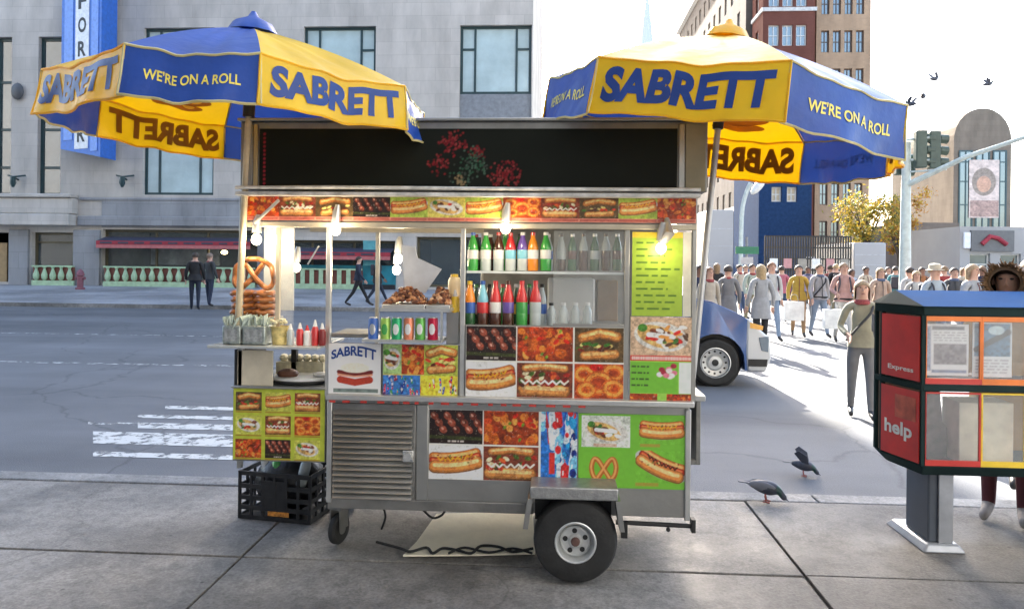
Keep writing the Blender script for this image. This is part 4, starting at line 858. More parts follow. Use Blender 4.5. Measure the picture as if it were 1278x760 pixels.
for k, px in enumerate((700,714,728,742,756,770)):
    bottle(px, 338, dl+.1, .2, (M_dg if k % 2 else M_bw), M_bw if k % 3 else M_clear, M_dg if k % 2 else M_clear, M_sil if k % 2 else M_bw, ['first','second','third','fourth','fifth','sixth'][k]+' from the left of the dark glass bottles behind glass on the upper shelf', 'dark glass bottles behind the glass', .026, 'glass_bottle')
c = at(712,404,CF+.5); g = MB(); g.box(X(683,CF+.5), CF+.5, c.z, X(742,CF+.5), CF+.7, Z(346,CF+.5)); tag(build('paper_pack', g, mat('white_paper', (.72,.72,.70), .8, var=.06), bevel=.01), 'white paper wrapped pack at the back of the lower display shelf', 'pack')
g = MB(); g.box(X(745,CF+.52), CF+.52, c.z, X(771,CF+.52), CF+.68, Z(348,CF+.5)); tag(build('cardboard_carton', g, mat('brown_card', (.26,.17,.10), .8), bevel=.006), 'brown carton right of the white paper pack on the lower display shelf', 'box')
for k, px in enumerate((688,703,718,733)):
    c = at(px, 406, CF+.2); t = empty('water_bottle', c, ['small clear bottle nearest the red topped bottle on lower shelf','second small clear bottle in front of the white pack','third small clear bottle in front of the white pack','small clear bottle beside the brown carton'][k], 'bottle', 'small clear bottles in front of the white pack')
    build('body', MB().lathe([(.024,0),(.025,.01),(.025,.075),(.012,.1),(.012,.108)], (0,0,0), 12), M_clear, t, world=False); build('cap', MB().lathe([(.014,.108),(.014,.122),(0,.122)], (0,0,0), 10), M_wht if k else M_blkm, t, world=False)
for k in range(12):
    up = k < 6; px = (594,612,630,648,664,684)[k] if up else (594,610,627,644,660,676)[k-6]
    mm = [M_dg, M_bw, M_gn, M_dg, M_bw, M_clear][k % 6]; bottle(px, 338 if up else 408, dl+(.12 if up else .13), .20 if up else .235, mm, [M_rd,M_wht,M_blu,M_pu,M_yl,M_gn][(k*5+1) % 6], mm, [M_rd,M_wht,M_gn,M_blkm][k % 4], ('first','second','third','fourth','fifth','sixth')[k % 6]+' bottle from the left in the rear row of the '+('upper' if up else 'lower')+' display shelf', 'rear row of soda bottles in the display', .026)
# cans
for k, (px, mm, mm2, lb) in enumerate(((466,M_blu,M_sil,'blue soda can at left end of the can rack'),(481,mat('lime_can',(.3,.5,.1),.3,.3),M_gn,'lime green soda can second in the can rack'),(495,mat('green_can',(.02,.36,.14),.3,.3),M_wht,'deep green soda can with pale mark in the can rack'),(510,mat('coral_can',(.68,.22,.12),.3,.3),M_wht,'coral orange soda can in the can rack'),(524.5,mat('green_white_can',(.12,.40,.08),.3,.3),M_wht,'bright green soda can with white disc in the can rack'),(540,mat('crimson_can',(.5,.01,.05),.3,.3),M_wht,'crimson soda can at right end of the can rack'))):
    c = at(px, 425.5, CF-.06); t = empty('soda_can', c, lb, 'can', 'soda cans in the can rack')
    build('body', MB().lathe([(.022,0),(.026,.006),(.027,.012),(.027,.108),(.022,.118)], (0,0,0), 18), mm, t, world=False)
    build('lid', MB().lathe([(.0225,.118),(.0225,.1215),(.02,.1215),(.019,.119),(0,.119)], (0,0,0), 18), M_sil, t, world=False)
    g = MB(); vs = [(.0274*sin(a), -.0274*cos(a), .062+(.028*math.sqrt(max(0,1-(a/.62)**2)))*s_) for a in np.linspace(-.62,.62,9) for s_ in (-1,1)]; g.add(vs, [(2*i,2*i+2,2*i+3,2*i+1) for i in range(8)]); build('printed_mark', g, mm2, t, world=False, recalc=False)
# tray of nuts
def pile(name, px0, px1, py_base, D, dpt, h, cols, n, size, label, cat):
    x0, x1 = X(px0,D), X(px1,D); z = Z(py_base,D); t = empty(name, ((x0+x1)/2, D+dpt/2, z), label, cat)
    build('tray', MB().box(x0, D, z, x1, D+dpt, z+.02), M_stl, t, bevel=.004); mb = MB()
    for k in range(n):
        u, v = random.random(), random.random(); hh = h*(1-(2*u-1)**2)*(1-.7*(2*v-1)**2)
        mb.ball((x0+.01+u*(x1-x0-.02), D+.01+v*(dpt-.02), z+.02+hh*random.uniform(.5,1)), size*random.uniform(.7,1.3), size*random.uniform(.7,1.2), size*random.uniform(.6,1), 6, mi=random.randrange(len(cols)), rot=Matrix.Rotation(random.uniform(0,3),3,'X'))
    build('contents', mb, cols, t); return t
nutc = [mat('roast_brown', (.20,.07,.03), .45), mat('dark_nut', (.10,.035,.02), .5), mat('tan_nut', (.38,.18,.08), .5)]
pile('nut_tray', 476, 530, 386, CF-.08, .24, .085, nutc, 260, .013, 'tray heaped with brown roasted nuts above the soda cans', 'tray')
pile('nut_tray', 531, 561, 386, CF-.08, .24, .09, nutc+[mat('pale_nut', (.5,.32,.2), .5)], 160, .013, 'smaller heap of lighter nuts at the right end above the cans', 'tray')
# leaning lid
g = MB(); D = CF+.12; pts = [at(x, y, D) for x, y in ((501,306),(518,308),(521,322),(551,336),(530,366),(505,358))]; g.prism(pts, (0,.012,0)); tag(build('metal_lid', g, mat('pale_grey_lid', (.56,.58,.62), .45, .2), smooth=False), 'tilted pale grey metal lid hanging above the roasted nuts', 'lid')
# mustard and cups
c = at(568, 390, CF+.05); t = empty('mustard_bottle', c, 'yellow squeeze bottle beside the nut trays', 'bottle'); build('body', MB().lathe([(.022,0),(.024,.01),(.024,.07),(.014,.085)], (0,0,0), 14), M_yl, t, world=False); build('nozzle', MB().lathe([(.014,.085),(.004,.12),(0,.12)], (0,0,0), 10), M_wht, t, world=False)
c = at(567, 372, CF+.14); t = empty('cream_jug', c, 'cream jug with rounded top behind the yellow squeeze bottle', 'jug'); build('body', MB().lathe([(.03,0),(.035,.02),(.035,.09),(.028,.11),(.0,.125)], (0,0,0), 14), mat('cream_plastic', (.68,.55,.35), .4), t, world=False); build('lid', MB().lathe([(.02,.112),(.02,.128),(.0,.13)], (0,0,0), 10), M_yl, t, world=False)
# pretzels
M_pz = mat('baked_pretzel', (.36,.13,.035), .4, var=.45, scale=20, coat=.3)
pz = PZ
arc = lambda r1, r2, a0, a1, n=14: [(r1*cos(a), r2*sin(a)) for a in np.linspace(a0, a1, n)]
D = CF+.02; c = at(317, 345, D); g = MB()
pp = smoothp(pz); g.tube([(c.x+x*.82, D+.008*math.sin(i), c.z+.0+y*.78) for i, (x, y) in enumerate(pp)], [.0135]*len(pp), 8)
tag(build('pretzel', g, M_pz), 'large brown soft pretzel standing upright on the pretzel stack', 'pretzel', 'pretzels in the clear case')
words_ = ['topmost flat pretzel of the stack in the clear case','second flat pretzel down the stack in the clear case','third flat pretzel down the stack in the clear case','fourth flat pretzel down the stack in the clear case','lowest flat pretzel of the stack in the clear case']
for k in range(5):
    py = 366+k*7.6; c = at(317+random.uniform(-1.5,1.5), py, D+.06); g = MB(); g.tube([(c.x+x*.82, c.y+y*.8, c.z+.003*math.sin(i)) for i, (x, y) in enumerate(pp)], .0135, 8); tag(build('pretzel', g, M_pz), words_[k], 'pretzel', 'pretzels in the clear case')
g = MB(); c = at(317,402,D+.06); g.box(c.x-.11, CF+.0, Z(405,CF), c.x+.10, CF+.24, Z(402,CF)); g.box(c.x-.1, CF+.2, Z(436,CF), c.x-.09, CF+.22, Z(405,CF)); g.box(c.x+.09, CF+.2, Z(436,CF), c.x+.1, CF+.22, Z(405,CF)); tag(build('wire_rack', g, M_stl, smooth=False), 'small steel rack holding up the stack of pretzels', 'rack')
# napkin boxes, tubs and sauce bottles on the wing shelf
DS_ = CF-.08; zs = Z(436.5,CF-.12)
M_nap = mat('napkin_box', (.30,.34,.33), .35, .5, .4, 40); M_tis = mat('napkin_paper', (.46,.54,.49), .8, var=.25, scale=25)
for k, (pa, pb, lb) in enumerate(((277,300,'left silver napkin dispenser on the wing shelf'),(302,331,'wider silver napkin dispenser beside the yellow tub'))):
    xa, xb = X(pa,DS_), X(pb,DS_); t = empty('napkin_dispenser', ((xa+xb)/2, DS_+.06, zs), lb, 'dispenser', 'napkin dispensers on the wing shelf')
    build('body', MB().box(xa, DS_, zs+.001, xb, DS_+.12, zs+.1), M_nap, t, bevel=.008); build('front_plate', MB().box(xa+.015, DS_-.004, zs+.02, xb-.015, DS_-.0005, zs+.08), mat('grey_label_plate', (.3,.32,.33), .5, var=.5, scale=45), t, smooth=False)
    g = MB()
    for j in range(26):
        x = random.uniform(xa+.01, xb-.01); a = random.uniform(-.5,.5); g.obox((x, DS_+random.uniform(.02,.1), zs+random.uniform(.1,.125)), (.002,.0,.001), (random.uniform(-.02,.02),.03,.004), Vector((a,random.uniform(-.3,.3),1)).normalized()*random.uniform(.015,.034))
    build('napkins', g, M_tis, t, smooth=False)
c = Vector(((X(334,DS_)+X(355,DS_))/2, DS_+.06, zs)); t = empty('sauce_tub', c, 'pale yellow tub of wrapped items between napkins and sauce bottles', 'tub')
build('body', MB().lathe([(.040,.001),(.047,.085),(.05,.09),(.05,.095),(.044,.095),(.042,.06),(0,.06)], (0,0,0), 18), mat('yellow_clear_tub', (.62,.5,.2), .3, var=.4, scale=30), t, world=False); g = MB()
for j in range(14): g.ball((random.uniform(-.035,.035), random.uniform(-.035,.035), .095+random.uniform(0,.035)), .014, .012, .01, 6)
build('contents', g, mat('cream_wrappers', (.66,.62,.42), .6, var=.3, scale=30), t, world=False)
for k, (px, mm, lb) in enumerate(((360,M_clear,'clear sauce bottle beside the yellow tub'),(372,M_rd,'dark red sauce bottle with white cap next to the clear one'),(381,M_wht,'white sauce bottle between two red ones'),(391,M_rd,'tall red sauce bottle near the steel post'),(400,mat('dark_sauce',(.2,.02,.02),.3),'dark brown red sauce bottle against the steel post'))):
    c = Vector((X(px,DS_), DS_+.03, zs+.001)); t = empty('sauce_bottle', c, lb, 'bottle', 'sauce bottles on the wing shelf'); h = (.095,.10,.09,.115,.10)[k]
    build('body', MB().lathe([(.017,0),(.019,.006),(.019,h*.7),(.012,h*.85)], (0,0,0), 12), mm, t, world=False); build('nozzle', MB().lathe([(.012,h*.85),(.004,h*1.15),(0,h*1.15)], (0,0,0), 8), M_rd if k in (2,) else M_wht, t, world=False)
# tray with food and buns below
D = CF+.05; z = Z(487); x0, x1 = X(322), X(406); t = empty('serving_tray', ((x0+x1)/2, D+.12, z), 'long oval tray with dark rim and a dark bun under the wing shelf', 'tray')
n = 28; g = MB(); ring = [((x0+x1)/2+(x1-x0)/2*cos(a), D+.13+.14*sin(a)) for a in np.linspace(0,2*pi,n,endpoint=False)]
g.prism([(x,y,z+.006) for x,y in ring], (0,0,.012)); build('rim', g, M_blkm, t); g = MB(); g.prism([((x0+x1)/2+(x-(x0+x1)/2)*.97, D+.13+(y-D-.13)*.95, z+.0185) for x,y in ring], (0,0,.012)); build('plate', g, M_wht, t)
build('bun', MB().ball((X(347), D+.1, z+.045), .06, .05, .028, 12), mat('dark_bun', (.12,.05,.03), .5, var=.4, scale=18), t); build('wrapped_bun', MB().ball((X(388), D+.12, z+.04), .045, .04, .014, 10), M_wht, t)
g = MB(); x0, x1 = X(345,CF+.3), X(404,CF+.3)
for k in range(6): g.ball((x0+(x1-x0)*(k+.5)/6, CF+.36, z+.105), .024, .04, .022, 8)
g.box(x0, CF+.3, z+.001, x1, CF+.42, z+.085); tag(build('bun_box', g, mat('pale_packets', (.62,.58,.42), .6, var=.3, scale=15)), 'low box of wrapped pale buns behind the oval tray', 'box')
# ------------------------------------------------------------------ umbrellas
def cloth(name, c, tr, rough=.4, tcol=None): return mat(name, c, rough, var=.22, scale=2.2, translucent=tr, tcol=tcol, spec=.5, bump=.5, bscale=6, coat=.12)
M_uy = cloth('yellow_vinyl', (.88,.62,.02), .42, tcol=(1.0,.50,.0)); M_ub = cloth('blue_vinyl', (.022,.085,.42), .3, tcol=(.02,.06,.30)); M_trim = cloth('pale_yellow_trim', (.72,.62,.28), .3)
M_lb_ = mat('blue_lettering', (.006,.035,.19), .45); M_ly = mat('yellow_lettering', (.80,.66,.10), .45); M_show = mat('brown_show_through', (.42,.17,.006), .6, translucent=.5)
def umbrella(px_top, py_top, D, rim_z, Rr, rise, vh, angs, cols, texts, tilt, pole_bot, label, pole_mat, seed, pole_lean=None):
    rng = random.Random(seed); c = at(px_top, py_top, D)
    base = Vector(pole_bot); t = empty('umbrella', base, label, 'umbrella')
    ctr = Vector((c.x, D, rim_z)); rot = Matrix.Rotation(tilt[0], 3, Vector((cos(tilt[1]), sin(tilt[1]), 0)))
    P = lambda v: ctr + rot @ Vector(v)
    n = len(angs); corner = []
    for a in angs: corner.append(Vector((Rr*sin(R(a)), -Rr*cos(R(a)), rng.uniform(-.015,.015))))
    for i in range(n):
        A, B = corner[i], corner[(i+1) % n]; mid = (A+B)/2; outw = Vector((mid.x, mid.y, 0)).normalized(); ph = rng.uniform(0, 6)
        wl = (B-A).length
        def roof(u, v):
            e = A.lerp(B, u); p = Vector((e.x*v, e.y*v, e.z*v)); p.z += rise*(1-(.72*v+.28*v**2.2)); p.z -= .035*sin(pi*u)*v*(1-.3*v); p.z += .006*v*sin(pi*u)*sin(11*u+5*v+ph)+.005*v*sin(pi*u)*sin(23*u-7*v+2*ph); return p
        def val(u, w_, o=0):
            e = roof(u, 1); fl = .012*w_+.016*sin(u*9+ph)*w_+.007*sin(u*21+4*w_+2*ph)*w_+.02*sin(pi*u)*w_*(1 if i % 2 else .6)
            p = e + outw*(fl+o); p.z -= vh*w_*(1-.06*sin(pi*u)); p += (B-A)*((u-.5)*.03*w_); return p
        M = MB(); K, J, W = 22, 12, 7
        vs = [roof(u, v) for v in np.linspace(.015,1,J) for u in np.linspace(0,1,K)] + [val(u, w_) for w_ in np.linspace(0,1,W+1)[1:] for u in np.linspace(0,1,K)]
        rows = J+W
        M.add([P(v) for v in vs], [(r_*K+k, r_*K+k+1, (r_+1)*K+k+1, (r_+1)*K+k) for r_ in range(rows-1) for k in range(K-1)])
        cp = build('canopy_panel', M, M_uy if cols[i] == 'y' else M_ub, t, recalc=False)
        g = MB(); g.tube([P(val(u, 1)) for u in np.linspace(0,1,K)], .006, 5); g.tube([P(val(0, w_)) for w_ in np.linspace(0,1,4)], .005, 5); g.tube([P(val(1, w_)) for w_ in np.linspace(0,1,4)], .005, 5); g.tube([P(roof(u, 1)) for u in np.linspace(0,1,K)], .006, 5)
        build('hem', g, M_uy if cols[i] == 'y' else M_trim, cp)
        for s_, u0_, u1_, w0, w1, mm, bold, shear, both in texts.get(i, []):
            g = MB(); f = lambda x, y, o: P(val(u0_+(u1_-u0_)*x, w1+(w0-w1)*y, o)); text_on(g, s_, lambda x, y: f(x, y, .003), bold, shear, None, (36, 6)); build('lettering', g, mm, cp, smooth=False, recalc=False)
            if both: g = MB(); text_on(g, s_, lambda x, y: f(x, y, -.003), bold, shear, None, (36, 6)); build('lettering_show_through', g, M_show, cp, smooth=False, recalc=False)
        if cols[i] == 'y' and i in texts.get('dog', ()):
            g = MB()
            for cu_, cv_, ru, rv in ((.5,.80,.30,.045),(.5,.865,.24,.035)):
                pt = [(cu_+ru*cos(a), cv_+rv*sin(a)) for a in np.linspace(0,2*pi,24,endpoint=False)]; vv = [P(roof(u, v)+Vector((0,0,-.006))) for u, v in pt]; g.add(vv+[P(roof(cu_, cv_)+Vector((0,0,-.006)))], [(k, (k+1) % 24, 24) for k in range(24)])
            build('printed_hot_dog', g, M_show, cp, smooth=False, recalc=False)
        g = MB(); g.tube([P(roof(0, v)-Vector((0,0,.012))) for v in np.linspace(.03,1,10)], .0055, 6); build('rib', g, mat('rib_steel', (.30,.28,.25), .4, .7), t)
    g = MB(); g.lathe([(.13,-.03),(.10,.02),(.03,.055),(.012,.085),(0,.09)], (0,0,0), 12); g.V = [tuple(P(Vector((0,0,rise))+Vector(v))) for v in g.V]; build('top_cap', g, M_ub if cols[0] == 'b' or seed == 3 else M_uy, t)
    g = MB(); top = P((0,0,rise-.02)); g.tube([top, base], .017, 12); build('pole', g, pole_mat, t)
    g = MB(); q = top.lerp(base, .25); g.tube([q+(top-base).normalized()*.03, q-(top-base).normalized()*.03], .03, 12); build('runner', g, M_blkm, t)
    return t
yr, br = 'y', 'b'
yl = lambda s='SABRETT', both=True: [(s, .06, .94, .14, .80, M_lb_, .048, .06, both)]
bl_ = [("WE'RE ON A ROLL", .16, .86, .42, .64, M_ly, .02, 0, False)]
pb = at(291, 600, CF-.05); pole_b = Vector((X(296,CF-.05), CF-.05, Z(436.5,CF-.05)))
umbrella(314, 60, 3.64, 2.42, .905, .355, .205, [-55,-8,25.5,72,112,160,213,261], 'ybybybyb', {0:yl(), 1:bl_, 2:yl(), 3:bl_, 4:yl(), 5:bl_, 6:yl(), 'dog':(6,4)}, (R(1.2), R(90)), pole_b, 'yellow and blue lettered umbrella standing at the left end of the food cart', M_tanp, 3)
pole_b2 = Vector((X(866,CF+.3), CF+.32, .95))
umbrella(895, 60, 4.05, 2.455, .94, .40, .265, [-48,6.5,58,90,132,183,230,278], 'ybybybyb', {0:yl(), 1:bl_, 4:yl(), 7:bl_, 2:yl(), 3:bl_, 'dog':(4,)}, (R(8), R(90)), pole_b2, 'yellow and blue lettered umbrella standing at the right end of the food cart, leaning right', mat('grey_pole', (.5,.5,.5), .4, .6), 5)

# ------------------------------------------------------------------ under and beside the cart
c = at(350, 656, 4.32); t = empty('milk_crate', (c.x, 4.45, 0), 'black plastic milk crate on the pavement under the left end of the cart', 'crate')
rz = Matrix.Rotation(R(-9), 3, 'Z'); M_crt = mat('black_crate', (.016,.016,.017), .5, var=.4, scale=20)
def cr(v): return Vector((c.x, 4.45, 0)) + rz @ Vector(v)
g = MB(); hx, hy, hz = .235, .165, .29
for sy in (-1, 1):
    for k in range(7): g.obox(cr((-hx+2*hx*k/6, sy*hy, hz/2)), rz @ Vector((.008,0,0)), rz @ Vector((0,.007,0)), (0,0,hz/2))
    for z in (.012,.07,.13,.20,.277): g.obox(cr((0, sy*hy, z)), rz @ Vector((hx,0,0)), rz @ Vector((0,.006,0)), (0,0,.013))
    g.obox(cr((0, sy*hy, .15)), rz @ Vector((.075,0,0)), rz @ Vector((0,.0055,0)), (0,0,.09))
for sx_ in (-1, 1):
    for k in range(5): g.obox(cr((sx_*hx, -hy+2*hy*k/4, hz/2)), rz @ Vector((.006,0,0)), rz @ Vector((0,.008,0)), (0,0,hz/2))
    for z in (.012,.07,.13,.20,.277): g.obox(cr((sx_*hx, 0, z)), rz @ Vector((.005,0,0)), rz @ Vector((0,hy,0)), (0,0,.013))
g.obox(cr((0,0,.008)), rz @ Vector((hx,0,0)), rz @ Vector((0,hy,0)), (0,0,.006)); build('crate_shell', g, M_crt, t, smooth=False)
g = MB(); g.obox(cr((.03,-hy-.0075,.045)), rz @ Vector((.07,0,0)), rz @ Vector((0,.001,0)), (0,0,.014)); build('orange_stamp', g, mat('orange_print', (.5,.2,.03), .6, var=.6, scale=60), t, smooth=False)
M_bag = mat('black_bag', (.015,.015,.016), .35, bump=.6, bscale=14)
g = MB(); g.ball(cr((.01,.005,.2)), .215, .148, .19, 16); 
g.V = [(v[0]+random.uniform(-.012,.012), v[1]+random.uniform(-.012,.012), v[2]+random.uniform(-.015,.015)) for v in g.V]; tag(build('rubbish_bag', g, M_bag), 'crumpled black bag heaped inside the milk crate', 'bag')
for k, (x, y, mm, lb) in enumerate(((-.10,-.06,M_wht,'white cup sticking out of the milk crate'),(-.03,-.10,M_gn,'green bottle sticking out of the milk crate'),(.13,-.09,M_clear,'clear bottle leaning out of the right of the milk crate'))):
    p = cr((x,y,.2)); t = empty('bottle' if k else 'cup', p, lb, 'bottle' if k else 'cup'); build('body', MB().lathe([(.03,0),(.034,.01),(.034,.13),(.014,.18),(.014,.2)] if k else [(.028,0),(.04,.13),(.042,.135),(.036,.13),(.026,.02)], (0,0,0), 14), mm, t, world=False)
    if k: build('cap', MB().lathe([(.016,.2),(.016,.215),(0,.215)], (0,0,0), 10), M_rd, t, world=False)
    t.rotation_euler = (R(-8), R(10*k-8), 0)
# pale sheet standing in for the sunlight patch below the cart, with a cable
M_sunpatch = mat('sun_patch_cream', (.80,.74,.58), .8, var=.1, scale=5, bump=.2, bscale=30)
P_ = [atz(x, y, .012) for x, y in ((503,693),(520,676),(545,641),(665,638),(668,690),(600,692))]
g = MB(); g.prism([(p.x,p.y,.006) for p in P_], (0,0,.009)); tag(build('sun_patch_sheet', g, M_sunpatch, smooth=False), 'pale sheet painted as a patch of sunlight on the pavement under the cart', 'light patch')
g = MB(); pts = [atz(x, y, .03) for x, y in ((665,684),(640,688),(622,682),(600,681),(588,690),(570,686),(552,684),(540,690),(532,683),(512,688),(500,684),(470,676))]; pp = smoothp([tuple(p) for p in pts], 5); g.tube(pp, .008, 6)
pts = [atz(x, y, .03) for x, y in ((560,690),(580,683),(610,689),(640,684),(664,690))]; g.tube(smoothp([tuple(p) for p in pts], 5), .007, 6); tag(build('cable', g, M_blk), 'black cable snaking over the painted sunlight patch under the cart', 'cable')
g = MB(); g.tube(smoothp([tuple(at(x,y,4.1)) for x, y in ((478,632),(481,645),(476,660))], 4), .006, 6); g.tube(smoothp([tuple(at(x,y,4.2)) for x, y in ((528,636),(540,646),(552,642),(556,634))], 4), .007, 6); build('hanging_hose', g, M_blk, cart)

# ------------------------------------------------------------------ pigeons
def skin_mesh(verts, edges, radii, sub=2, root=0):
    me = bpy.data.meshes.new('s'); me.from_pydata([tuple(v) for v in verts], edges, []); o = bpy.data.objects.new('s', me); COL.objects.link(o)
    o.modifiers.new('k', 'SKIN'); d = me.skin_vertices[0].data
    for i, r_ in enumerate(radii): d[i].radius = r_ if hasattr(r_, '__len__') else (r_, r_); d[i].use_root = (i == root)
    o.modifiers['k'].use_smooth_shade = True
    if sub: s_ = o.modifiers.new('u', 'SUBSURF'); s_.levels = sub; s_.render_levels = sub
    bpy.context.view_layer.update(); r = bpy.data.meshes.new_from_object(o.evaluated_get(bpy.context.evaluated_depsgraph_get()))
    V = [tuple(v.co) for v in r.vertices]; Fc = [tuple(p.vertices) for p in r.polygons]
    bpy.data.objects.remove(o); bpy.data.meshes.remove(me); bpy.data.meshes.remove(r); return V, Fc
M_pig = [mat('pigeon_slate', (.045,.05,.07), .5, var=.35, scale=40), mat('pigeon_grey', (.16,.17,.20), .55), mat('pigeon_leg', (.35,.10,.08), .6), mat('pigeon_neck', (.02,.06,.05), .35)]
def pigeon(loc, rz, label, head_down, wings=0, s=1.0, fly=False):
    if head_down: st = [(-.115,.120,.018),(-.075,.119,.036),(-.03,.113,.049),(.02,.107,.053),(.058,.102,.045),(.086,.092,.031),(.104,.076,.024),(.118,.058,.023),(.132,.046,.019),(.143,.039,.007),(.160,.027,.002)]
    else: st = [(-.115,.108,.018),(-.075,.112,.036),(-.03,.116,.049),(.02,.122,.053),(.058,.132,.045),(.084,.15,.031),(.098,.17,.024),(.110,.186,.023),(.126,.190,.019),(.137,.189,.007),(.156,.186,.002)]
    t = empty('pigeon', loc, label, 'pigeon', None, rz); mb = MB(); sp = smoothp(st, 3); mb.tube([(x,0,z) for x, z, r_ in sp], [max(.0015, r_) for x, z, r_ in sp], 14)
    for q, f_ in enumerate(mb.F):
        x = sum(mb.V[k][0] for k in f_)/len(f_); mb.M[q] = 3 if .078 < x < .112 else 1 if x > .142 else 0
    for sy in (-1, 1):
        mb.ball((.124,sy*.017,.058 if head_down else .194), .004, mi=2, n=6)
        if not fly:
            mb.tube([(0,sy*.022,.075),(-.006,sy*.024,.045),(.004,sy*.024,.006)], [.009,.005,.004], 6, mi=2)
            for a in (-.5,0,.5,pi): mb.tube([(.004,sy*.024,.006),(.004+.026*cos(a),sy*.024+.026*sin(a),.003)], [.004,.002], 5, mi=2)
    sc_ = lambda M: setattr(M, 'V', [(v[0]*s, v[1]*s, v[2]*s) for v in M.V]) or M
    build('body', sc_(mb), M_pig, t, world=False)
    z0 = .118 if head_down else .105; g = MB(); g.prism([(-.08,-.018,z0+.004),(-.08,.018,z0+.004),(-.195,.036,z0+.012),(-.205,0,z0+.014),(-.195,-.036,z0+.012)], (0,0,.006)); build('tail', sc_(g), M_pig[0], t, world=False, smooth=False, bevel=.002)
    for sy in (-1, 1):
        g = MB()
        if wings: g.prism([(x, sy*y, z) for x, y, z in [(.05,.035,.135),(-.02,.05,.15),(-.09,.05+.13*wings*.5,.16+.15*wings),(-.05,.05+.18*wings*.5,.17+.19*wings),(.03,.05+.1*wings*.5,.16+.12*wings)]], (0, sy*.008, 0))
        else: g.ball((-.025, sy*.036, .122), .098, .018, .036, 14, rot=Matrix.Rotation(R(4), 3, 'Y')); g.tube([(-.09,sy*.03,.125),(-.165,sy*.012,.132)], [.016,.003], 8)
        build('wing', sc_(g), M_pig[1] if not wings else M_pig[0], t, world=False, smooth=not wings, bevel=.002 if wings else 0)
p = atz(956, 626, 0.0); pigeon((p.x, p.y, 0), R(-22), 'dark pigeon pecking on the pavement at the kerb', True, 0, .9)
p = atz(1003, 594, ROAD); pigeon((p.x, p.y, ROAD), R(-20), 'dark pigeon with raised wings on the road behind the other one', True, .55, .8)
for k, (px, py, D, rz_) in enumerate(((1166,105,22,20),(1233,111,24,-10),(1152,128,18,60),(1137,137,20,120))):
    p = at(px, py, D); pigeon(p, R(rz_), ['flying bird highest above the traffic signal','flying bird furthest right near the arched building','flying bird with wings up just above the traffic signal pole','flying bird left of the traffic signal pole top'][k], False, .5, 1.25, True)

# ------------------------------------------------------------------ car
WCAR = atz(893, 483, ROAD); YC = WCAR.y
car = empty('car', (WCAR.x-1.3, YC+.8, ROAD), 'blue car with silver front bumper parked behind the right end of the food cart', 'car')
M_cb = mat('blue_car_paint', (.03,.085,.25), .22, .3, .06, 1, coat=1); M_cs = mat('silver_car_paint', (.48,.49,.50), .35, .2, .05, 1, coat=.6)
Xn = at(963,440,YC).x; Lc = 4.05; rw = .335; wx = WCAR.x; wx2 = wx-2.55
prof = [(Xn-Lc,.38),(Xn-Lc+.02,.95),(Xn-Lc+.1,1.02),(Xn-Lc+.3,1.7),(Xn-Lc+.6,1.80),(wx-1.45,1.80),(wx-1.1,1.70),(wx-.48,1.26),(wx-.02,1.16),(wx+.36,1.0),(Xn-.22,.84),(Xn-.06,.70),(Xn-.03,.42),(Xn-.1,.26)]
def arch(cx, r_, a0=pi, a1=0, n=10): return [(cx-r_*cos(a), .33+r_*sin(a)) for a in np.linspace(0, pi, n)]
low = [(Xn-.1,.26),(wx+.40,.24)]+[(wx+.40*cos(a), max(.24,.34+.40*sin(a))) for a in np.linspace(0,pi,12)]+[(wx-.40,.24),(wx2+.40,.24)]+[(wx2+.40*cos(a), max(.24,.34+.40*sin(a))) for a in np.linspace(0,pi,12)]+[(wx2-.40,.24),(Xn-Lc,.3)]
W2 = .82; yc = YC+W2+.0
outline = prof[:-1]+low
def sidey(z): return W2*(1-.0*(z<.9)-max(0,(z-1.0))*.32)
import bmesh
def extr_body(outline, name, mm, parent, inset=0.0):
    mb = MB(); n = len(outline); L_ = [Vector((x, yc-sidey(z)+inset, z+ROAD)) for x, z in outline]; R_ = [Vector((x, yc+sidey(z)-inset, z+ROAD)) for x, z in outline]
    mb.add(L_+R_, [(i, (i+1)%n, (i+1)%n+n, i+n) for i in range(n)]); bm = bmesh.new(); vv = [bm.verts.new(p) for p in L_]; f = bm.faces.new(vv); r = bmesh.ops.triangulate(bm, faces=[f]); bm.verts.index_update()
    tri = [tuple(v.index for v in q.verts) for q in bm.faces]; bm.free()
    for t_ in tri: mb.F.append(t_); mb.M.append(0); mb.F.append(tuple(i+n for i in t_)[::-1]); mb.M.append(0)
    return build(name, mb, mm, parent, bevel=.03)
extr_body(outline, 'body', M_cb, car)
bp = [(wx+.42,.97),(wx+.47,.94),(Xn-.19,.83),(Xn-.03,.70),(Xn+.0,.42),(Xn-.08,.22),(wx+.43,.22),(wx+.41,.5)]
g = MB(); g.prism([(x, yc-W2-.012, z+ROAD) for x, z in bp], (0, 2*W2+.024, 0)); bum = build('bumper', g, M_cs, car, bevel=.03)
g = MB(); g.prism([(x, yc-W2-.022, z+ROAD) for x, z in ((wx+.58,.70),(wx+.72,.72),(wx+.71,.50),(wx+.62,.52))], (0,.012,0)); build('headlight', g, mat('headlight_glass', (.10,.14,.18), .1, coat=1), car, bevel=.004)
g = MB(); g.prism([(x, yc-W2-.02, z+ROAD) for x, z in ((wx+.46,.91),(wx+.64,.86),(wx+.63,.80),(wx+.46,.83))], (0,.01,0)); build('side_marker', g, mat('amber_lens', (.75,.38,.08), .3), car)
g = MB(); g.prism([(x, yc-sidey(z)-.006, z+ROAD) for x, z in ((Xn-Lc+.55,1.02),(Xn-Lc+.6,1.68),(wx-1.42,1.68),(wx-.75,1.2))], (0,.01,0)); build('side_window', g, M_glassd, car, smooth=False)
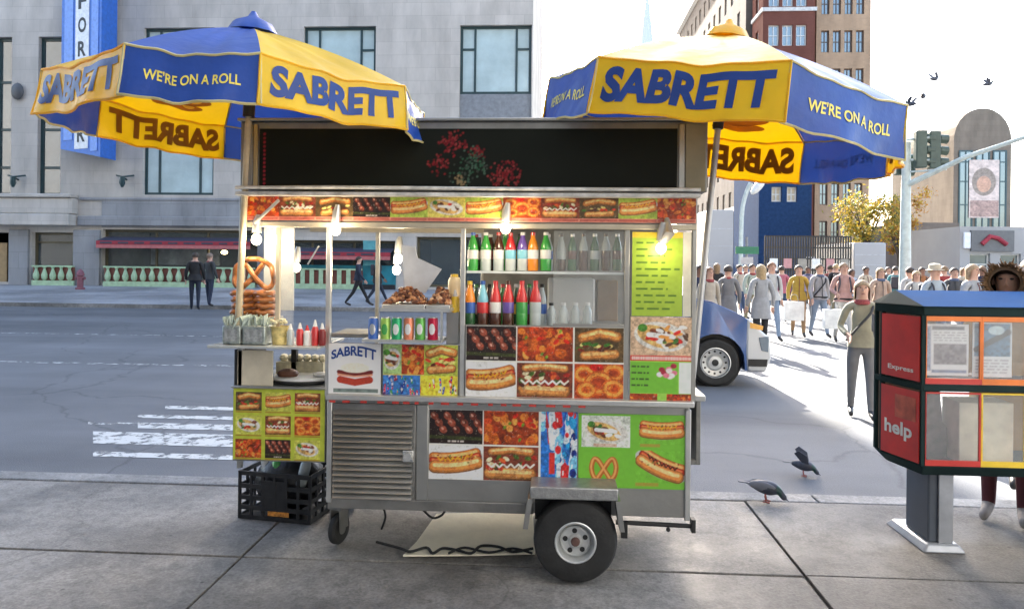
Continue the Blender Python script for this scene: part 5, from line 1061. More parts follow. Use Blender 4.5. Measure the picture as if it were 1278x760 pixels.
g = MB(); a, b = (wx-1.11,1.7), (wx-.5,1.28); g.add([(a[0]+.012,yc-sidey(a[1])+.08,a[1]+ROAD+.012),(b[0]+.012,yc-W2+.1,b[1]+ROAD+.012),(b[0]+.012,yc+W2-.1,b[1]+ROAD+.012),(a[0]+.012,yc+sidey(a[1])-.08,a[1]+ROAD+.012)], [(0,1,2,3)]); build('windscreen', g, M_glassd, car, smooth=False)
g = MB(); g.prism([(x, yc-W2-.008, z+ROAD) for x, z in ((wx-1.2,.55),(wx-.45,.55),(wx-.45,.60),(wx-1.2,.60))], (0,.006,0)); build('side_strip', g, M_blkm, car, smooth=False)
g = MB(); g.tube([(wx-.62,yc-W2-.006,.30+ROAD),(wx-.60,yc-W2-.006,.9+ROAD),(wx-.72,yc-sidey(1.2)-.006,1.2+ROAD)], .006, 5); build('door_gap', g, M_blkm, car)
g = MB(); g.box(wx-.80, yc-W2-.16, 1.2+ROAD, wx-.66, yc-W2-.02, 1.36+ROAD); build('wing_mirror', g, M_blkm, car, bevel=.03)
g = MB(); g.prism([(x, yc-W2-.024, z+ROAD) for x, z in ((wx+.44,.40),(Xn-.06,.40),(Xn-.07,.30),(wx+.44,.30))], (0,.012,0)); build('bumper_trim', g, M_blkm, car, smooth=False)
g = MB(); g.prism([(x, yc-.62, z+ROAD) for x, z in ((wx-.42,1.262),(wx-.02,1.178),(wx+.32,1.03),(wx+.32,1.02),(wx-.02,1.165),(wx-.42,1.25))], (0,1.24,0)); build('bonnet_panel', g, M_cb, car, bevel=.01)
def car_wheel(cx, y):
    w_ = build('wheel', MB().lathe([(.19,-.09),(.21,-.10),(.30,-.10),(.325,-.08),(rw,-.04),(rw,.04),(.325,.09),(.2,.1)], (cx, y, ROAD+rw), 36, 'y', caps=False), M_blk, car)
    build('rim', MB().lathe([(.213,-.100),(.20,-.104),(.188,-.05),(.12,-.04),(.09,-.075),(.0,-.08)], (cx, y, ROAD+rw), 28, 'y', caps=False), mat('silver_rim', (.60,.61,.60), .38, .6, .15), w_)
    g = MB()
    for k in range(12): a = 2*pi*k/12; g.ball((cx+.155*cos(a), y-.046, ROAD+rw+.155*sin(a)), .018, .008, .016, 8)
    g.lathe([(.0,-.095),(.045,-.092),(.05,-.07)], (cx, y, ROAD+rw), 12, 'y'); build('rim_holes', g, M_blkm, w_)
    g = MB(); g.lathe([(.395,.12),(.395,.5)], (cx, y-.07, ROAD+.34), 24, 'y'); build('wheel_well', g, M_blkm, w_)
car_wheel(wx, yc-W2+.11); car_wheel(wx2, yc-W2+.11)
for xx in (wx, wx2): build('wheel', MB().lathe([(.19,-.1),(.30,-.10),(rw,-.04),(rw,.04),(.3,.1),(.19,.1)], (xx, yc+W2-.11, ROAD+rw), 24, 'y'), M_blk, car)

# ------------------------------------------------------------------ newspaper box unit on a pedestal
rk = empty('newspaper_rack', (2.75, 4.35, 0), 'grey pedestal newspaper rack with blue roof and red and orange panels at right edge', 'newspaper rack')
M_rg = mat('dark_green_enamel', (.018,.035,.035), .75, spec=.1); M_rb = mat('blue_roof_enamel', (.022,.085,.23), .8, spec=.1, var=.1); M_ped = mat('slate_pedestal', (.075,.09,.115), .4); M_pal = mat('pale_grey_metal', (.40,.42,.46), .35, .4)
YF, YM, YB = 4.02, 4.34, 4.43
xfl = at(1152,480,YF).x; xml = at(1099,480,YM).x; xfr = xfl+1.0; xmr = xfr+.2
def zr(py): return at(1200,py,YF).z
plan = lambda o=0: [(xfl+o*.5,YF+o),(xfr-o*.5,YF+o),(xmr-o,YM),(xmr-o,YB-o),(xml+o,YB-o),(xml+o,YM)]
zb0, zb1, zt0, zt1 = zr(597), zr(583), zr(394), zr(383)
def slab(name, o, z0, z1, mm, bev=.006, pl=None):
    g = MB(); g.prism([(x,y,z0) for x,y in plan(o)], (0,0,z1-z0)); return build(name, g, mm, rk, bevel=bev)
g = MB(); A = [(x,y,zb0) for x,y in plan(.05)]; B = [(x,y,zb1) for x,y in plan(0)]; n = 6; g.add(A+B, [tuple(range(6)), tuple(range(6,12))]+[(i,(i+1)%6,(i+1)%6+6,i+6) for i in range(6)]); build('bottom_tray', g, M_rg, rk, bevel=.006)
slab('middle_shelf', .0, zr(489), zr(481), M_rg); slab('top_rim', 0, zt0-.004, zt1, M_rg)
# roof: sloping to the front and sides from a flat rear ridge
g = MB(); rp = plan(-.01); zz = zt1; zR = zz+.075
rid = [(xfl+.02,YM+.05),(xfr-.02,YM+.05),(xfr-.02,YB-.04),(xfl+.02,YB-.04)]
V_ = [(x,y,zz+.001) for x,y in rp]+[(x,y,zR) for x,y in rid]
g.add(V_, [(0,1,7,6),(6,7,8,9)], 0); g.add(V_, [(1,2,7),(2,3,8,7),(3,4,9,8),(4,5,6,9),(5,0,6)], 1); build('roof', g, [M_rb, M_rg], rk, smooth=False)
# corner posts and back
for x, y in (plan(.012)[0], plan(.012)[1], plan(.012)[5], plan(.012)[2], plan(.012)[3], plan(.012)[4]): g = MB(); g.box(x-.011, y-.008, zb1, x+.011, y+.014, zt0); build('corner_post', g, M_rg, rk, smooth=False)
g = MB(); g.box(xml+.02, YB-.03, zb1, xml+.34, YB-.015, zt0-.005); g.box(xml+.02, YM+.02, zr(481), xfr-.5, YB-.03, zr(481)+.01); build('back_panel', g, mat('brown_interior', (.30,.22,.17), .7, var=.3, scale=3), rk, smooth=False)
M_rr = mat('red_door_panel', (.56,.03,.022), .4, coat=.2); M_ro = mat('orange_frame', (.80,.20,.03), .4); M_ry = mat('yellow_frame', (.80,.55,.03), .4)
# left faces (red)
def lf(u, z, o=0):
    a, b = Vector((xfl,YF,0)), Vector((xml,YM,0)); nrm = Vector((-(YM-YF), (xml-xfl), 0)).normalized(); p = a.lerp(b, u)+nrm*o*1; return Vector((p.x, p.y, z))
def lpan(name, u0_, u1_, z0, z1, mm, o, th=.006):
    g = MB(); g.prism([lf(u0_,z0,o), lf(u1_,z0,o), lf(u1_,z1,o), lf(u0_,z1,o)], lf(0,0,th)-lf(0,0,0)); return build(name, g, mm, rk, smooth=False)
sg = -1 if lf(.5,0,1).x > lf(.5,0,0).x else 1
lpan('side_panel', .06, .95, zr(478), zt0-.01, M_rr, sg*.002); lpan('side_panel', .06, .95, zb1+.01, zr(491), M_rr, sg*.002)
g = MB(); text_on(g, 'Express', lambda x, y: lf(.78-.6*x, zr(470)+.035*y, sg*.011), .02)
build('lettering', g, M_wht, rk, smooth=False, recalc=False)
g = MB(); text_on(g, 'help', lambda x, y: lf(.85-.65*x, zr(558)+.10*y, sg*.011), .03); build('lettering', g, M_wht, rk, smooth=False, recalc=False)
lpan('side_poster', .12, .6, zr(530), zr(500), mat('salmon_poster', (.45,.10,.06), .4, var=.4, scale=12), sg*.009, .002)
# front doors
YD = YF+.004; xmid = at(1226,450,YF).x; xe = at(1278,450,YF).x+.02
def frame(name, x0, x1, z0, z1, wd, mm):
    g = MB(); g.box(x0,YD,z0,x1,YD+.014,z0+.03); g.box(x0,YD,z1-wd,x1,YD+.014,z1); g.box(x0,YD,z0+.03,x0+.008,YD+.014,z1-wd); g.box(x1-.008,YD,z0+.03,x1,YD+.014,z1-wd); return build(name, g, mm, rk, smooth=False)
xs_ = [xfl+.012, xmid, xe-.0, xfr-.012]
tops = ((M_ro, M_ro, M_ry), (M_rr, M_ry, M_rr))
M_wg = mat('clear_window', (.75,.78,.8), .03, alpha=.14, var=.02, rvar=.02, spec=1)
for lev, (z0, z1) in enumerate(((zr(480), zt0-.004), (zb1+.002, zr(490)))):
    for k in range(3):
        d = frame('door', xs_[k]+.001, xs_[k+1]-.001, z0+.001, z1-.001, .026 if lev == 0 else .008, tops[lev][k] if lev == 0 else tops[1][k])
        g = MB(); g.box(xs_[k]+.014, YD+.005, z0+.03, xs_[k+1]-.01, YD+.008, z1-.01); build('window', g, M_wg, d, smooth=False)
        if lev == 0:
            g = MB(); g.box(xs_[k]+.001, YD-.004, z0+.001, xs_[k+1]-.001, YD-.0005, z0+.03); build('kick_plate', g, M_rr if k == 0 else M_ro, d, smooth=False)
# papers behind the windows
def paper(px0, py0, px1, py1, fn, D, label):
    w_, h_ = at(px1,py0,D).x-at(px0,py0,D).x, at(px0,py0,D).z-at(px0,py1,D).z; p = Pic(w_, h_, .0045); fn(p); q = at(px0, py1, D)
    o = panel('newspaper', p, (0,0,0), (w_,0,0), (0,0,h_), (0,-1,0), None, .004, world=False); o.location = (q.x, D, q.z); tag(o, label, 'newspaper', 'newspapers in the rack'); return o
def np1(p):
    p.bg((214,214,216), .05); a = p.asp; p.put(p.rect(a*.2,.88,a*.9,.95), (70,70,80), .2); p.put(p.rect(a*.24,.22,a*.95,.62), (120,112,118), .45, 3); p.put(p.rect(a*.04,.1,a*.18,.95), (120,135,165), .4, 2)
    for k in range(4): p.words(a*.24, .82-.05*k, a*.95, .022, (110,110,115))
    p.put(p.rect(a*.2,.06,a*.95,.12), (110,120,150), .3)
def np2(p):
    p.bg((210,214,218), .05); a = p.asp; p.put(p.rect(a*.05,.38,a*.95,.97), (70,110,140), .5, 3); p.put(p.stroke([(a*.1,.5),(a*.9,.82)], .05), (40,50,60), .2); p.put(p.ell(a*.6,.85,a*.2,.08), (180,205,215), .2)
    for k in range(5): p.words(a*.08, .3-.055*k, a*.92, .022, (120,120,125))
paper(1151, 404, 1208, 468, np1, YF+.03, 'printed newspaper with grey photograph in the red framed window')
paper(1213, 402, 1262, 470, np2, YF+.03, 'newspaper with blue picture in the orange framed window')
g = MB(); q = at(1188,585,YF+.16); g.prism([(at(1150,1,YF+.2).x,YF+.2,zb1+.002),(at(1200,1,YF+.2).x,YF+.2,zb1+.002),(at(1196,1,YF+.2).x,YF+.2,zb1+.12),(at(1182,1,YF+.2).x,YF+.2,zb1+.2),(at(1178,1,YF+.2).x,YF+.2,zr(495)),(at(1160,1,YF+.2).x,YF+.2,zr(495))], (0,.012,0)); tag(build('brochure_holder', g, mat('dark_brochure', (.10,.07,.07), .5, var=.8, scale=16), smooth=False), 'dark brochure stand in the lower left window of the rack', 'holder')
g = MB(); x0, x1 = at(1200,1,YF+.1).x, at(1268,1,YF+.1).x; g.box(x0, YF+.08, zb1+.002, x1, YF+.26, zr(505)); tag(build('paper_stack', g, mat('cream_paper', (.66,.62,.50), .7, var=.25, scale=7), bevel=.006), 'cream stack of papers in the lower yellow framed window of the rack', 'papers')
# pedestal and foot
px0, px1 = at(1182,640,YF+.06).x, at(1198,640,YF+.06).x
g = MB(); g.box(px0-.06, YF+.14, .045, px1+.012, YF+.40, zb0); build('pedestal', g, M_ped, rk, bevel=.01)
g = MB(); g.box(px0-.01, YF+.125, .045, px1+.0, YF+.1375, zb0); build('pedestal_edge', g, M_pal, rk, bevel=.003)
g = MB(); g.hexa([(px0-.11,YF+.09,0),(px1+.06,YF+.09,0),(px1+.06,YF+.56,0),(px0-.11,YF+.56,0)], [(px0-.075,YF+.115,.045),(px1+.03,YF+.115,.045),(px1+.03,YF+.52,.045),(px0-.075,YF+.52,.045)]); build('foot', g, M_pal, rk, bevel=.012)
g = MB(); g.box(px0+.78, YF+.06, .045, px1+.85, YF+.40, zb0); build('pedestal', g, M_ped, rk, bevel=.01); g = MB(); g.box(px0+.73, YF, 0, px1+.90, YF+.56, .045); build('foot', g, M_pal, rk, bevel=.01)

# ------------------------------------------------------------------ traffic signal
DT = 21.0; p0 = at(1130,300,DT); zt = at(1130,178,DT).z
ts = empty('traffic_signal', (p0.x, DT, ROAD), 'pale traffic signal pole with long mast arm and dark signal heads', 'traffic signal')
M_tp = mat('pale_green_pole', (.46,.52,.50), .5); M_th = mat('dark_signal', (.05,.075,.06), .5)
build('pole', MB().tube([(p0.x,DT,ROAD),(p0.x,DT,zt)], [.17,.11], 12).lathe([(.28,0),(.28,.3),(.19,.5)], (p0.x,DT,ROAD), 12), M_tp, ts)
a, b = at(1130,232,DT), at(1290,168,DT-2.5); build('mast_arm', MB().tube([a, a.lerp(b,.5)+Vector((0,0,.12)), b], [.085,.065,.05], 10).tube([at(1131,215,DT), a.lerp(b,.35)], .025, 6), M_tp, ts)
for px, py, D in ((1151,186,DT-.3),(1168,187,DT-.3),(1126,205,DT+.2)):
    c = at(px, py, D); h = .52 if px > 1130 else .3; s_ = build('signal_head', MB().box(c.x-.15,D,c.z-h,c.x+.15,D+.22,c.z+h), M_th, ts, bevel=.03)
    for k in (-1,0,1): build('visor', MB().tube([(c.x+.15,D+.11,c.z+k*h*.62),(c.x+.36,D+.11,c.z+k*h*.62-.02)], [.12,.13], 10, caps=False), M_th, s_)
build('signal_bracket', MB().tube([at(1130,200,DT), at(1160,200,DT-.3)], .035, 8).tube([at(1130,175,DT), at(1160,172,DT-.3)], .035, 8), M_tp, ts)
# street lamp
DL = 30; p0 = at(925,300,DL); sl = empty('street_lamp', (p0.x,DL,ROAD), 'pale street lamp with white curved head left of the navy building', 'street lamp')
b = at(946,236,DL); build('pole', MB().tube(smoothp([(p0.x,DL,ROAD),(p0.x,DL,at(1,275,DL).z),(p0.x+.1,DL,at(1,245,DL).z),(b.x-.3,DL,b.z+.25)], 5), .09, 10), M_tp, sl); build('lamp_head', MB().ball((b.x,DL,b.z+.1), .42, .22, .17, 12, rot=Matrix.Rotation(R(-50),3,'Y')), M_wht, sl)

# ------------------------------------------------------------------ trees
def tree(px, py_top, py_bot, D, wpx, label, seed, cols):
    rng = random.Random(seed); c = at(px, (py_top+py_bot)/2, D); zt, zb = at(px,py_top,D).z, at(px,py_bot,D).z; rx = wpx/2/F*D; rz_ = (zt-zb)/2
    t = empty('tree', (c.x, D, 0), label, 'tree'); g = MB(); g.tube([(c.x,D,0),(c.x+.05,D,zb*.6),(c.x,D,c.z)], [.2,.16,.07], 8)
    for k in range(9): a = rng.uniform(0,6.3); e = Vector((c.x+rx*.75*cos(a), D+rx*.75*sin(a), c.z+rng.uniform(-.4,.8)*rz_)); s_ = Vector((c.x,D,zb+rng.uniform(-.2,.5)*rz_)); g.tube([s_, s_.lerp(e,.55)+Vector((0,0,.25)), e], [.07,.045,.015], 6)
    build('trunk', g, mat('bark', (.10,.075,.055), .9), t); g = MB()
    cl = [(Vector((rng.gauss(0,.45)*rx, rng.gauss(0,.45)*rx, rng.gauss(0,.45)*rz_)), rng.uniform(.18,.4)*rx) for _ in range(34)]
    for k in range(3600):
        q, r_ = cl[rng.randrange(34)]; v = Vector((rng.gauss(0,1),rng.gauss(0,1),rng.gauss(0,1)))*r_*.55; p = c+q+v; s_ = rng.uniform(.06,.13); u = Vector((rng.gauss(0,1),rng.gauss(0,1),rng.gauss(0,1))).normalized(); w_ = u.orthogonal().normalized()
        g.add([p-u*s_, p+w_*s_*.6, p+u*s_, p-w_*s_*.6], [(0,1,2,3)], rng.randrange(len(cols)))
    build('crown', g, cols, t, smooth=False, recalc=False)
yc_ = [mat('yellow_leaf', (.50,.33,.04), .7, translucent=.4), mat('olive_leaf', (.20,.20,.04), .7, translucent=.4), mat('orange_leaf', (.45,.22,.05), .7, translucent=.4)]
tree(1082, 240, 312, 42, 66, 'yellow leaved autumn tree in front of the beige building', 3, yc_[:2]); tree(1122, 246, 318, 46, 46, 'orange yellow autumn tree left of the traffic signal pole', 5, [yc_[0], yc_[2]])

# ------------------------------------------------------------------ vehicles and fence down the avenue
def truck(px0, px1, py_top, D, label, body):
    xa, xb = at(px0,300,D).x, at(px1,300,D).x; zt = at((px0+px1)/2,py_top,D).z; t = empty('box_truck', ((xa+xb)/2, D, ROAD), label, 'truck')
    build('cargo_box', MB().box(xa,D,ROAD+.75,xb,D+5,zt), body, t, bevel=.04)
    g = MB(); 
    for k in range(1,4): g.box(xa+.05, D-.02, ROAD+.8+(zt-ROAD-.9)*k/4, xb-.05, D-.003, ROAD+.84+(zt-ROAD-.9)*k/4)
    build('rear_door_slats', g, M_pal, t, smooth=False); build('rear_bumper', MB().box(xa+.05,D-.1,ROAD+.45,xb-.05,D+.1,ROAD+.62), M_blkm, t, smooth=False)
    build('cab', MB().box(xa+.1,D+5.1,ROAD+.5,xb-.1,D+6.8,ROAD+2.2), body, t, bevel=.1)
    for xx in (xa+.2, xb-.2):
        build('tail_light', MB().box(xx-.1,D-.03,ROAD+.9,xx+.1,D-.004,ROAD+1.05), M_rd, t, smooth=False)
        for yy in (D+.9, D+5.8): build('wheel', MB().lathe([(.2,-.14),(.42,-.14),(.45,-.08),(.45,.08),(.42,.14),(.2,.14)], (xx,yy,ROAD+.45), 18, 'x'), M_blk, t)
M_tr = mat('white_truck', (.36,.36,.37), .4, var=.05, scale=1)
truck(1066, 1106, 303, 34, 'white box truck seen from behind below the yellow tree', M_tr); truck(884, 915, 262, 40, 'tall white box truck beside the street lamp, half hidden by the cart', M_tr)
DF = 33; xa, xb = at(955,310,DF).x, at(1062,310,DF).x; t = empty('site_fence', ((xa+xb)/2,DF,ROAD), 'tall dark mesh fence with bars behind the crowd below the navy building', 'fence'); zt = at(1000,295,DF).z; g = MB()
n = 34
for k in range(n+1): g.box(xa+(xb-xa)*k/n-.035, DF, ROAD, xa+(xb-xa)*k/n+.035, DF+.03, zt)
for k in range(7): g.box(xa, DF+.031, ROAD+(zt-ROAD)*k/6-.03, xb, DF+.06, ROAD+(zt-ROAD)*k/6+.03)
build('bars', g, M_blkm, t, smooth=False)
for k in range(6): build('notice_board', MB().box(xa+.2+.62*k, DF-.03, 1.35+.12*(k%2), xa+.55+.62*k, DF-.003, 1.9), [M_wht, mat('pink_board',(.5,.25,.25),.6), M_std][k%3], t, smooth=False)
# ------------------------------------------------------------------ people
M_skin = [mat('light_skin', (.50,.29,.21), .55, var=.06), mat('brown_skin', (.22,.11,.07), .55, var=.06)]
M_eye = mat('eye_dark', (.02,.015,.012), .3); M_shoe = mat('dark_shoe', (.03,.028,.028), .5)
_pm = {}
def clothm(name, c): return mat(name, tuple(x*.62 for x in c), .8, var=.14, scale=9, bump=.3, bscale=22)
def person(loc, h, rz, label, top, legs, skin=0, hair=None, hairc=(.04,.025,.015), stride=.0, arms='down', coat=None, hood=None, shoes=None, hem=True, group=None, bulk=1.0, hat=None, strap=None, name='person', belt=None):
    s = h/1.75; st = stride
    if coat is None: coat = (top, .90)
    J = [(0,0,.95),(0,.0,1.10),(0,0,1.30),(0,.005,1.44),(0,-.005,1.51),(0,-.02,1.60),(0,-.02,1.67),(0,-.01,1.725)]
    Rd = [(.15,.115),(.135*bulk,.105*bulk),(.16*bulk,.115*bulk),(.10,.075),(.055,.055),(.078,.092),(.082,.10),(.05,.062)]
    E = [(i,i+1) for i in range(7)]; B = {0:'legs',1:'top',2:'top',3:'top',4:'skin',5:'skin',6:'skin',7:'skin'}
    bones = [(0,1,1),(1,2,1),(2,3,1),(3,4,1),(4,5,0),(5,6,0),(6,7,0)]
    hands = []
    for sx in (-1, 1):
        k = len(J); sw = st*sx
        if arms == 'phone' and sx == 1: el, wr = (.25*sx,-.06,1.16), (.10,-.27,1.24)
        elif arms == 'pockets': el, wr = (.27*sx,.05,1.16), (.205*sx,-.09,1.0)
        elif arms == 'bent': el, wr = (.25*sx,.04+.1*sw,1.15), (.19*sx,-.2,1.06)
        else: el, wr = (.245*sx,.03+.16*sw,1.14), (.255*sx,-.05+.34*sw,.91)
        J += [(.165*sx,.0,1.405), el, wr]; Rd += [.066*bulk, .05*bulk, .036]; E += [(3,k),(k,k+1),(k+1,k+2)]; bones += [(3,k,1),(k,k+1,1),(k+1,k+2,1)]; hands.append((Vector(el), Vector(wr), sx))
    for sx in (-1, 1):
        k = len(J); f = -st*sx
        hipz = .88
        J += [(.09*sx,.0,hipz), (.10*sx,f*.32-.02*abs(st),.49), (.10*sx,f*.70+(.10*abs(st) if f > 0 else 0),.09+(.07*abs(st) if f > 0 else 0)), (.115*sx,f*.70-.15,.035+(.0 if f <= 0 else .0))]
        Rd += [.095, .064, .043, (.042,.028)]; E += [(0,k),(k,k+1),(k+1,k+2),(k+2,k+3)]; bones += [(0,k,2),(k,k+1,2),(k+1,k+2,2),(k+2,k+3,3)]
    V, Fc = skin_mesh(J, E, Rd, 2, 0)
    V = np.array(V); mb = MB(); P = np.array(J); cen = np.array([V[list(f)].mean(0) for f in Fc]); best = np.full(len(Fc), 9.); mi = np.zeros(len(Fc), int)
    for a, b, m_ in bones:
        d = P[b]-P[a]; t_ = np.clip(((cen-P[a])@d)/(d@d), 0, 1); q = np.linalg.norm(cen-P[a]-t_[:,None]*d, axis=1); w_ = q < best; best[w_] = q[w_]; mi[w_] = m_
    mi[(cen[:,2] < .985) & (mi == 1) & (np.abs(cen[:,0]) < .17)] = 2; mi[(mi == 1) & (cen[:,2] > 1.475)] = 0
    mb.add(V, Fc); mb.M = list(mi)
    # face: nose, eyes, mouth, ears
    mb.add([(0,-.135,1.625),(-.016,-.11,1.60),(.016,-.11,1.60),(0,-.108,1.66)], [(0,1,2),(0,3,1),(0,2,3)], 0)
    for sx in (-1,1): mb.ball((.032*sx,-.108,1.655), .013, .008, .008, 8, 4); mb.ball((.085*sx,-.01,1.635), .014, .02, .03, 8, 0)
    mb.ball((0,-.105,1.572), .024, .01, .007, 8, 5)
    for el, wr, sx in hands:                                              # hands: palm, four fingers, thumb
        d = (wr-el).normalized(); side = d.cross(Vector((1,0,0))).normalized(); nrm = d.cross(side).normalized()
        if arms in ('pockets',): continue
        pc = wr+d*.05; mb.obox(pc, d*.048, side*.038, nrm*.014, 0)
        for j, (o, L_) in enumerate(((-.028,.066),(-.010,.076),(.010,.072),(.028,.056))):
            b0 = wr+d*.092+side*o; mb.tube([b0, b0+d*L_*.5-nrm*.008*sx, b0+d*L_*.85-nrm*.03*sx], [.0095,.009,.007], 6, mi=0)
        b0 = wr+d*.035-side*.035; mb.tube([b0, b0-side*.03+d*.02, b0-side*.035+d*.055], [.012,.011,.008], 6, mi=0)
    mb.V = [(v[0]*s, v[1]*s, v[2]*s) for v in mb.V]
    t = empty(name, loc, label, 'person', group, rz)
    lip = mat('lip', (.32,.12,.10), .5)
    build('body', mb, [M_skin[skin], top, legs, shoes or M_shoe, M_eye, lip], t, world=False)
    def ch(nm, g, mm, **k): g.V = [(v[0]*s, v[1]*s, v[2]*s) for v in g.V]; return build(nm, g, mm, t, world=False, **k)
    if hair:
        g = MB(); n = 16
        for lev in range(9):
            pass
        vs, fs = [], []; K = 10
        for i in range(K+1):
            th = pi*.62*i/K
            for j in range(n):
                a = 2*pi*j/n; front = max(0, -sin(a)); e = th*(1-.42*front) if hair != 'long' else th*(1-.42*front)
                x, y, z = .098*sin(e)*cos(a), .115*sin(e)*sin(a)-.005, 1.645+.105*cos(e)
                if hair == 'long' and i == K and sin(a) > -.3: z -= .16
                vs.append((x, y, z))
        fs = [(i*n+j, i*n+(j+1)%n, (i+1)*n+(j+1)%n, (i+1)*n+j) for i in range(K) for j in range(n)]; g.add(vs, fs); ch('hair', g, mat('hair_'+('fair' if hairc[0] > .2 else 'dark' if hairc[0] < .08 else 'brown'), hairc, .6, var=.35, scale=30))
    if hat: g = MB(); g.lathe([(.15,1.655),(.15,1.662),(.10,1.672),(.098,1.75),(.06,1.775),(0,1.78)], (0,-.01,0), 16); ch('hat', g, hat)
    if hood:
        g = MB()
        for i, (r_, q) in enumerate(((.125,-.085),(.15,-.06),(.155,0),(.14,.07),(.09,.12),(.0,.135))):
            pass
        g.lathe([(.085,-.145),(.112,-.14),(.13,-.06),(.132,.03),(.11,.08),(.06,.11),(0,.115)], (0,0,1.63), 16, 'y', caps=False); ch('hood', g, hood)
        g = MB()
        for k in range(300): a = random.uniform(0,2*pi); u = Vector((cos(a)*.105, -.1, 1.63+sin(a)*.112)); u.y = -.14; d = Vector((cos(a)*.022+random.gauss(0,.014), random.gauss(-.015,.02), sin(a)*.022+random.gauss(0,.014))); g.tube([u, u+d], [.009,.002], 4)
        ch('fur_trim', g, mat('brown_fur', (.16,.085,.035), .9, var=.5, scale=60))
    if coat:
        z0 = coat[1]; g = MB(); n = 20; vs = []; prof = [(.150*bulk,.118*bulk,1.10),(.178*bulk,.140*bulk,1.0),(.195*bulk,.158*bulk,(z0+1.0)/2),(.205*bulk,.168*bulk,z0),(.195*bulk,.158*bulk,z0)]
        for rx, ry, z in prof:
            for j in range(n): a = 2*pi*j/n; q = 1+.03*sin(3*a+z*9); vs.append((rx*cos(a)*q, ry*sin(a)*q, z))
        g.add(vs, [(i*n+j, i*n+(j+1)%n, (i+1)*n+(j+1)%n, (i+1)*n+j) for i in range(4) for j in range(n)]); ch('coat_skirt', g, coat[0])
    k = sum(map(ord, label)) % 6
    if not hood and k in (0, 3): g = MB(); g.lathe([(.085,1.435),(.10,1.45),(.095,1.485),(.075,1.50),(.06,1.49)], (0,-.012,0), 16); ch('scarf', g, mat('scarf_'+str(k), [(.25,.05,.05),0,0,(.08,.10,.16)][k], .9, var=.4, scale=40))
    if not hood and k in (1, 3, 5): g = MB(); g.tube(smoothp([(0,-.095,1.44),(.004,-.13,1.34),(.002,-.138,1.2),(.0,-.145,1.05),(.002,-.166,.93)], 3), .009, 5); ch('jacket_opening', g, mat('shirt_front_'+str(k), [0,(.5,.5,.48),0,(.03,.03,.035),0,(.12,.03,.03)][k], .8))
    if k in (2, 4):
        for sx in (-1, 1): g = MB(); g.tube(smoothp([(.10*sx,.05,1.45),(.105*sx,-.08,1.42),(.11*sx,-.135,1.28),(.14*sx,-.09,1.12)], 3), .016, 6); ch('backpack_strap', g, mat('backpack_cloth', (.04,.04,.05), .8))
        g = MB(); g.box(-.14,.115,1.02,.14,.25,1.42); ch('backpack', g, mat('backpack_cloth', (.04,.04,.05), .8), bevel=.04)
    if belt: g = MB(); g.lathe([(1,-.025),(1.03,0),(1,.025)], (0,0,0), 20); g.V = [(v[0]*.196, v[1]*.156, v[2]+.955) for v in g.V]; ch('belt', g, belt)
    if strap: g = MB(); g.tube(smoothp([(.13,-.03,1.43),(.08,-.135,1.33),(-.06,-.155,1.16),(-.19,-.09,.98)], 4), .016, 6); ch('bag_strap', g, strap)
    return t
def ground(px, py, z=ROAD): p = atz(px, py, z); return Vector((p.x, p.y, z))
def far(px, py):
    z = 0.05
    for _ in range(6): p = atz(px, py, z); z = zfar(p.y)
    return Vector((p.x, p.y, z))
C = lambda n, *c: clothm(n, c)
blackc, denim, greyc, whitec, pinkc = C('black_cloth', .018,.018,.02), C('blue_denim', .05,.09,.18), C('grey_cloth', .22,.22,.23), C('white_cloth', .70,.69,.67), C('pink_cloth', .62,.36,.32)
navyc, khaki, tanc, yellowc, paleb, lden, olive, dkred = C('navy_cloth', .02,.03,.06), C('khaki_cloth', .38,.34,.22), C('tan_cloth', .48,.30,.16), C('mustard_cloth', .55,.36,.05), C('pale_blue_cloth', .45,.53,.60), C('light_denim', .30,.40,.55), C('olive_cloth', .40,.37,.26), C('dark_red_cloth', .12,.02,.025)
# across the street
person(far(243,387), 1.83, R(200), 'person in black jacket and dark jeans, left of the pair on the far pavement', blackc, navyc, 0, 'short', stride=.1, bulk=1.15)
person(far(261,383), 1.80, R(160), 'person in dark grey jacket and blue jeans, right of the pair on the far pavement', C('charcoal_cloth', .05,.055,.06), C('dark_denim', .03,.045,.09), 0, 'short', (.2,.14,.1), stride=.12)
person(far(447,382), 1.72, R(100), 'person in dark clothes walking left, seen through the cart window', navyc, blackc, 0, 'short', stride=.55)
person(far(471,380), 1.76, R(105), 'person in dark coat walking behind another, seen through the cart window', blackc, navyc, 1, 'short', stride=.5, coat=(blackc, .75))
p = far(100,361); t = empty('fire_hydrant', p, 'small reddish hydrant at the foot of the limestone pier', 'hydrant'); build('barrel', MB().lathe([(.2,0),(.2,.08),(.13,.1),(.13,.6),(.17,.62),(.17,.68),(.12,.82),(.04,.9),(0,.92)], (0,0,0), 14), mat('faded_red', (.20,.07,.09), .6), t, world=False); build('outlet', MB().tube([(-.22,0,.5),(.22,0,.5)], .07, 10), mat('faded_red', (.20,.07,.09), .6), t, world=False)
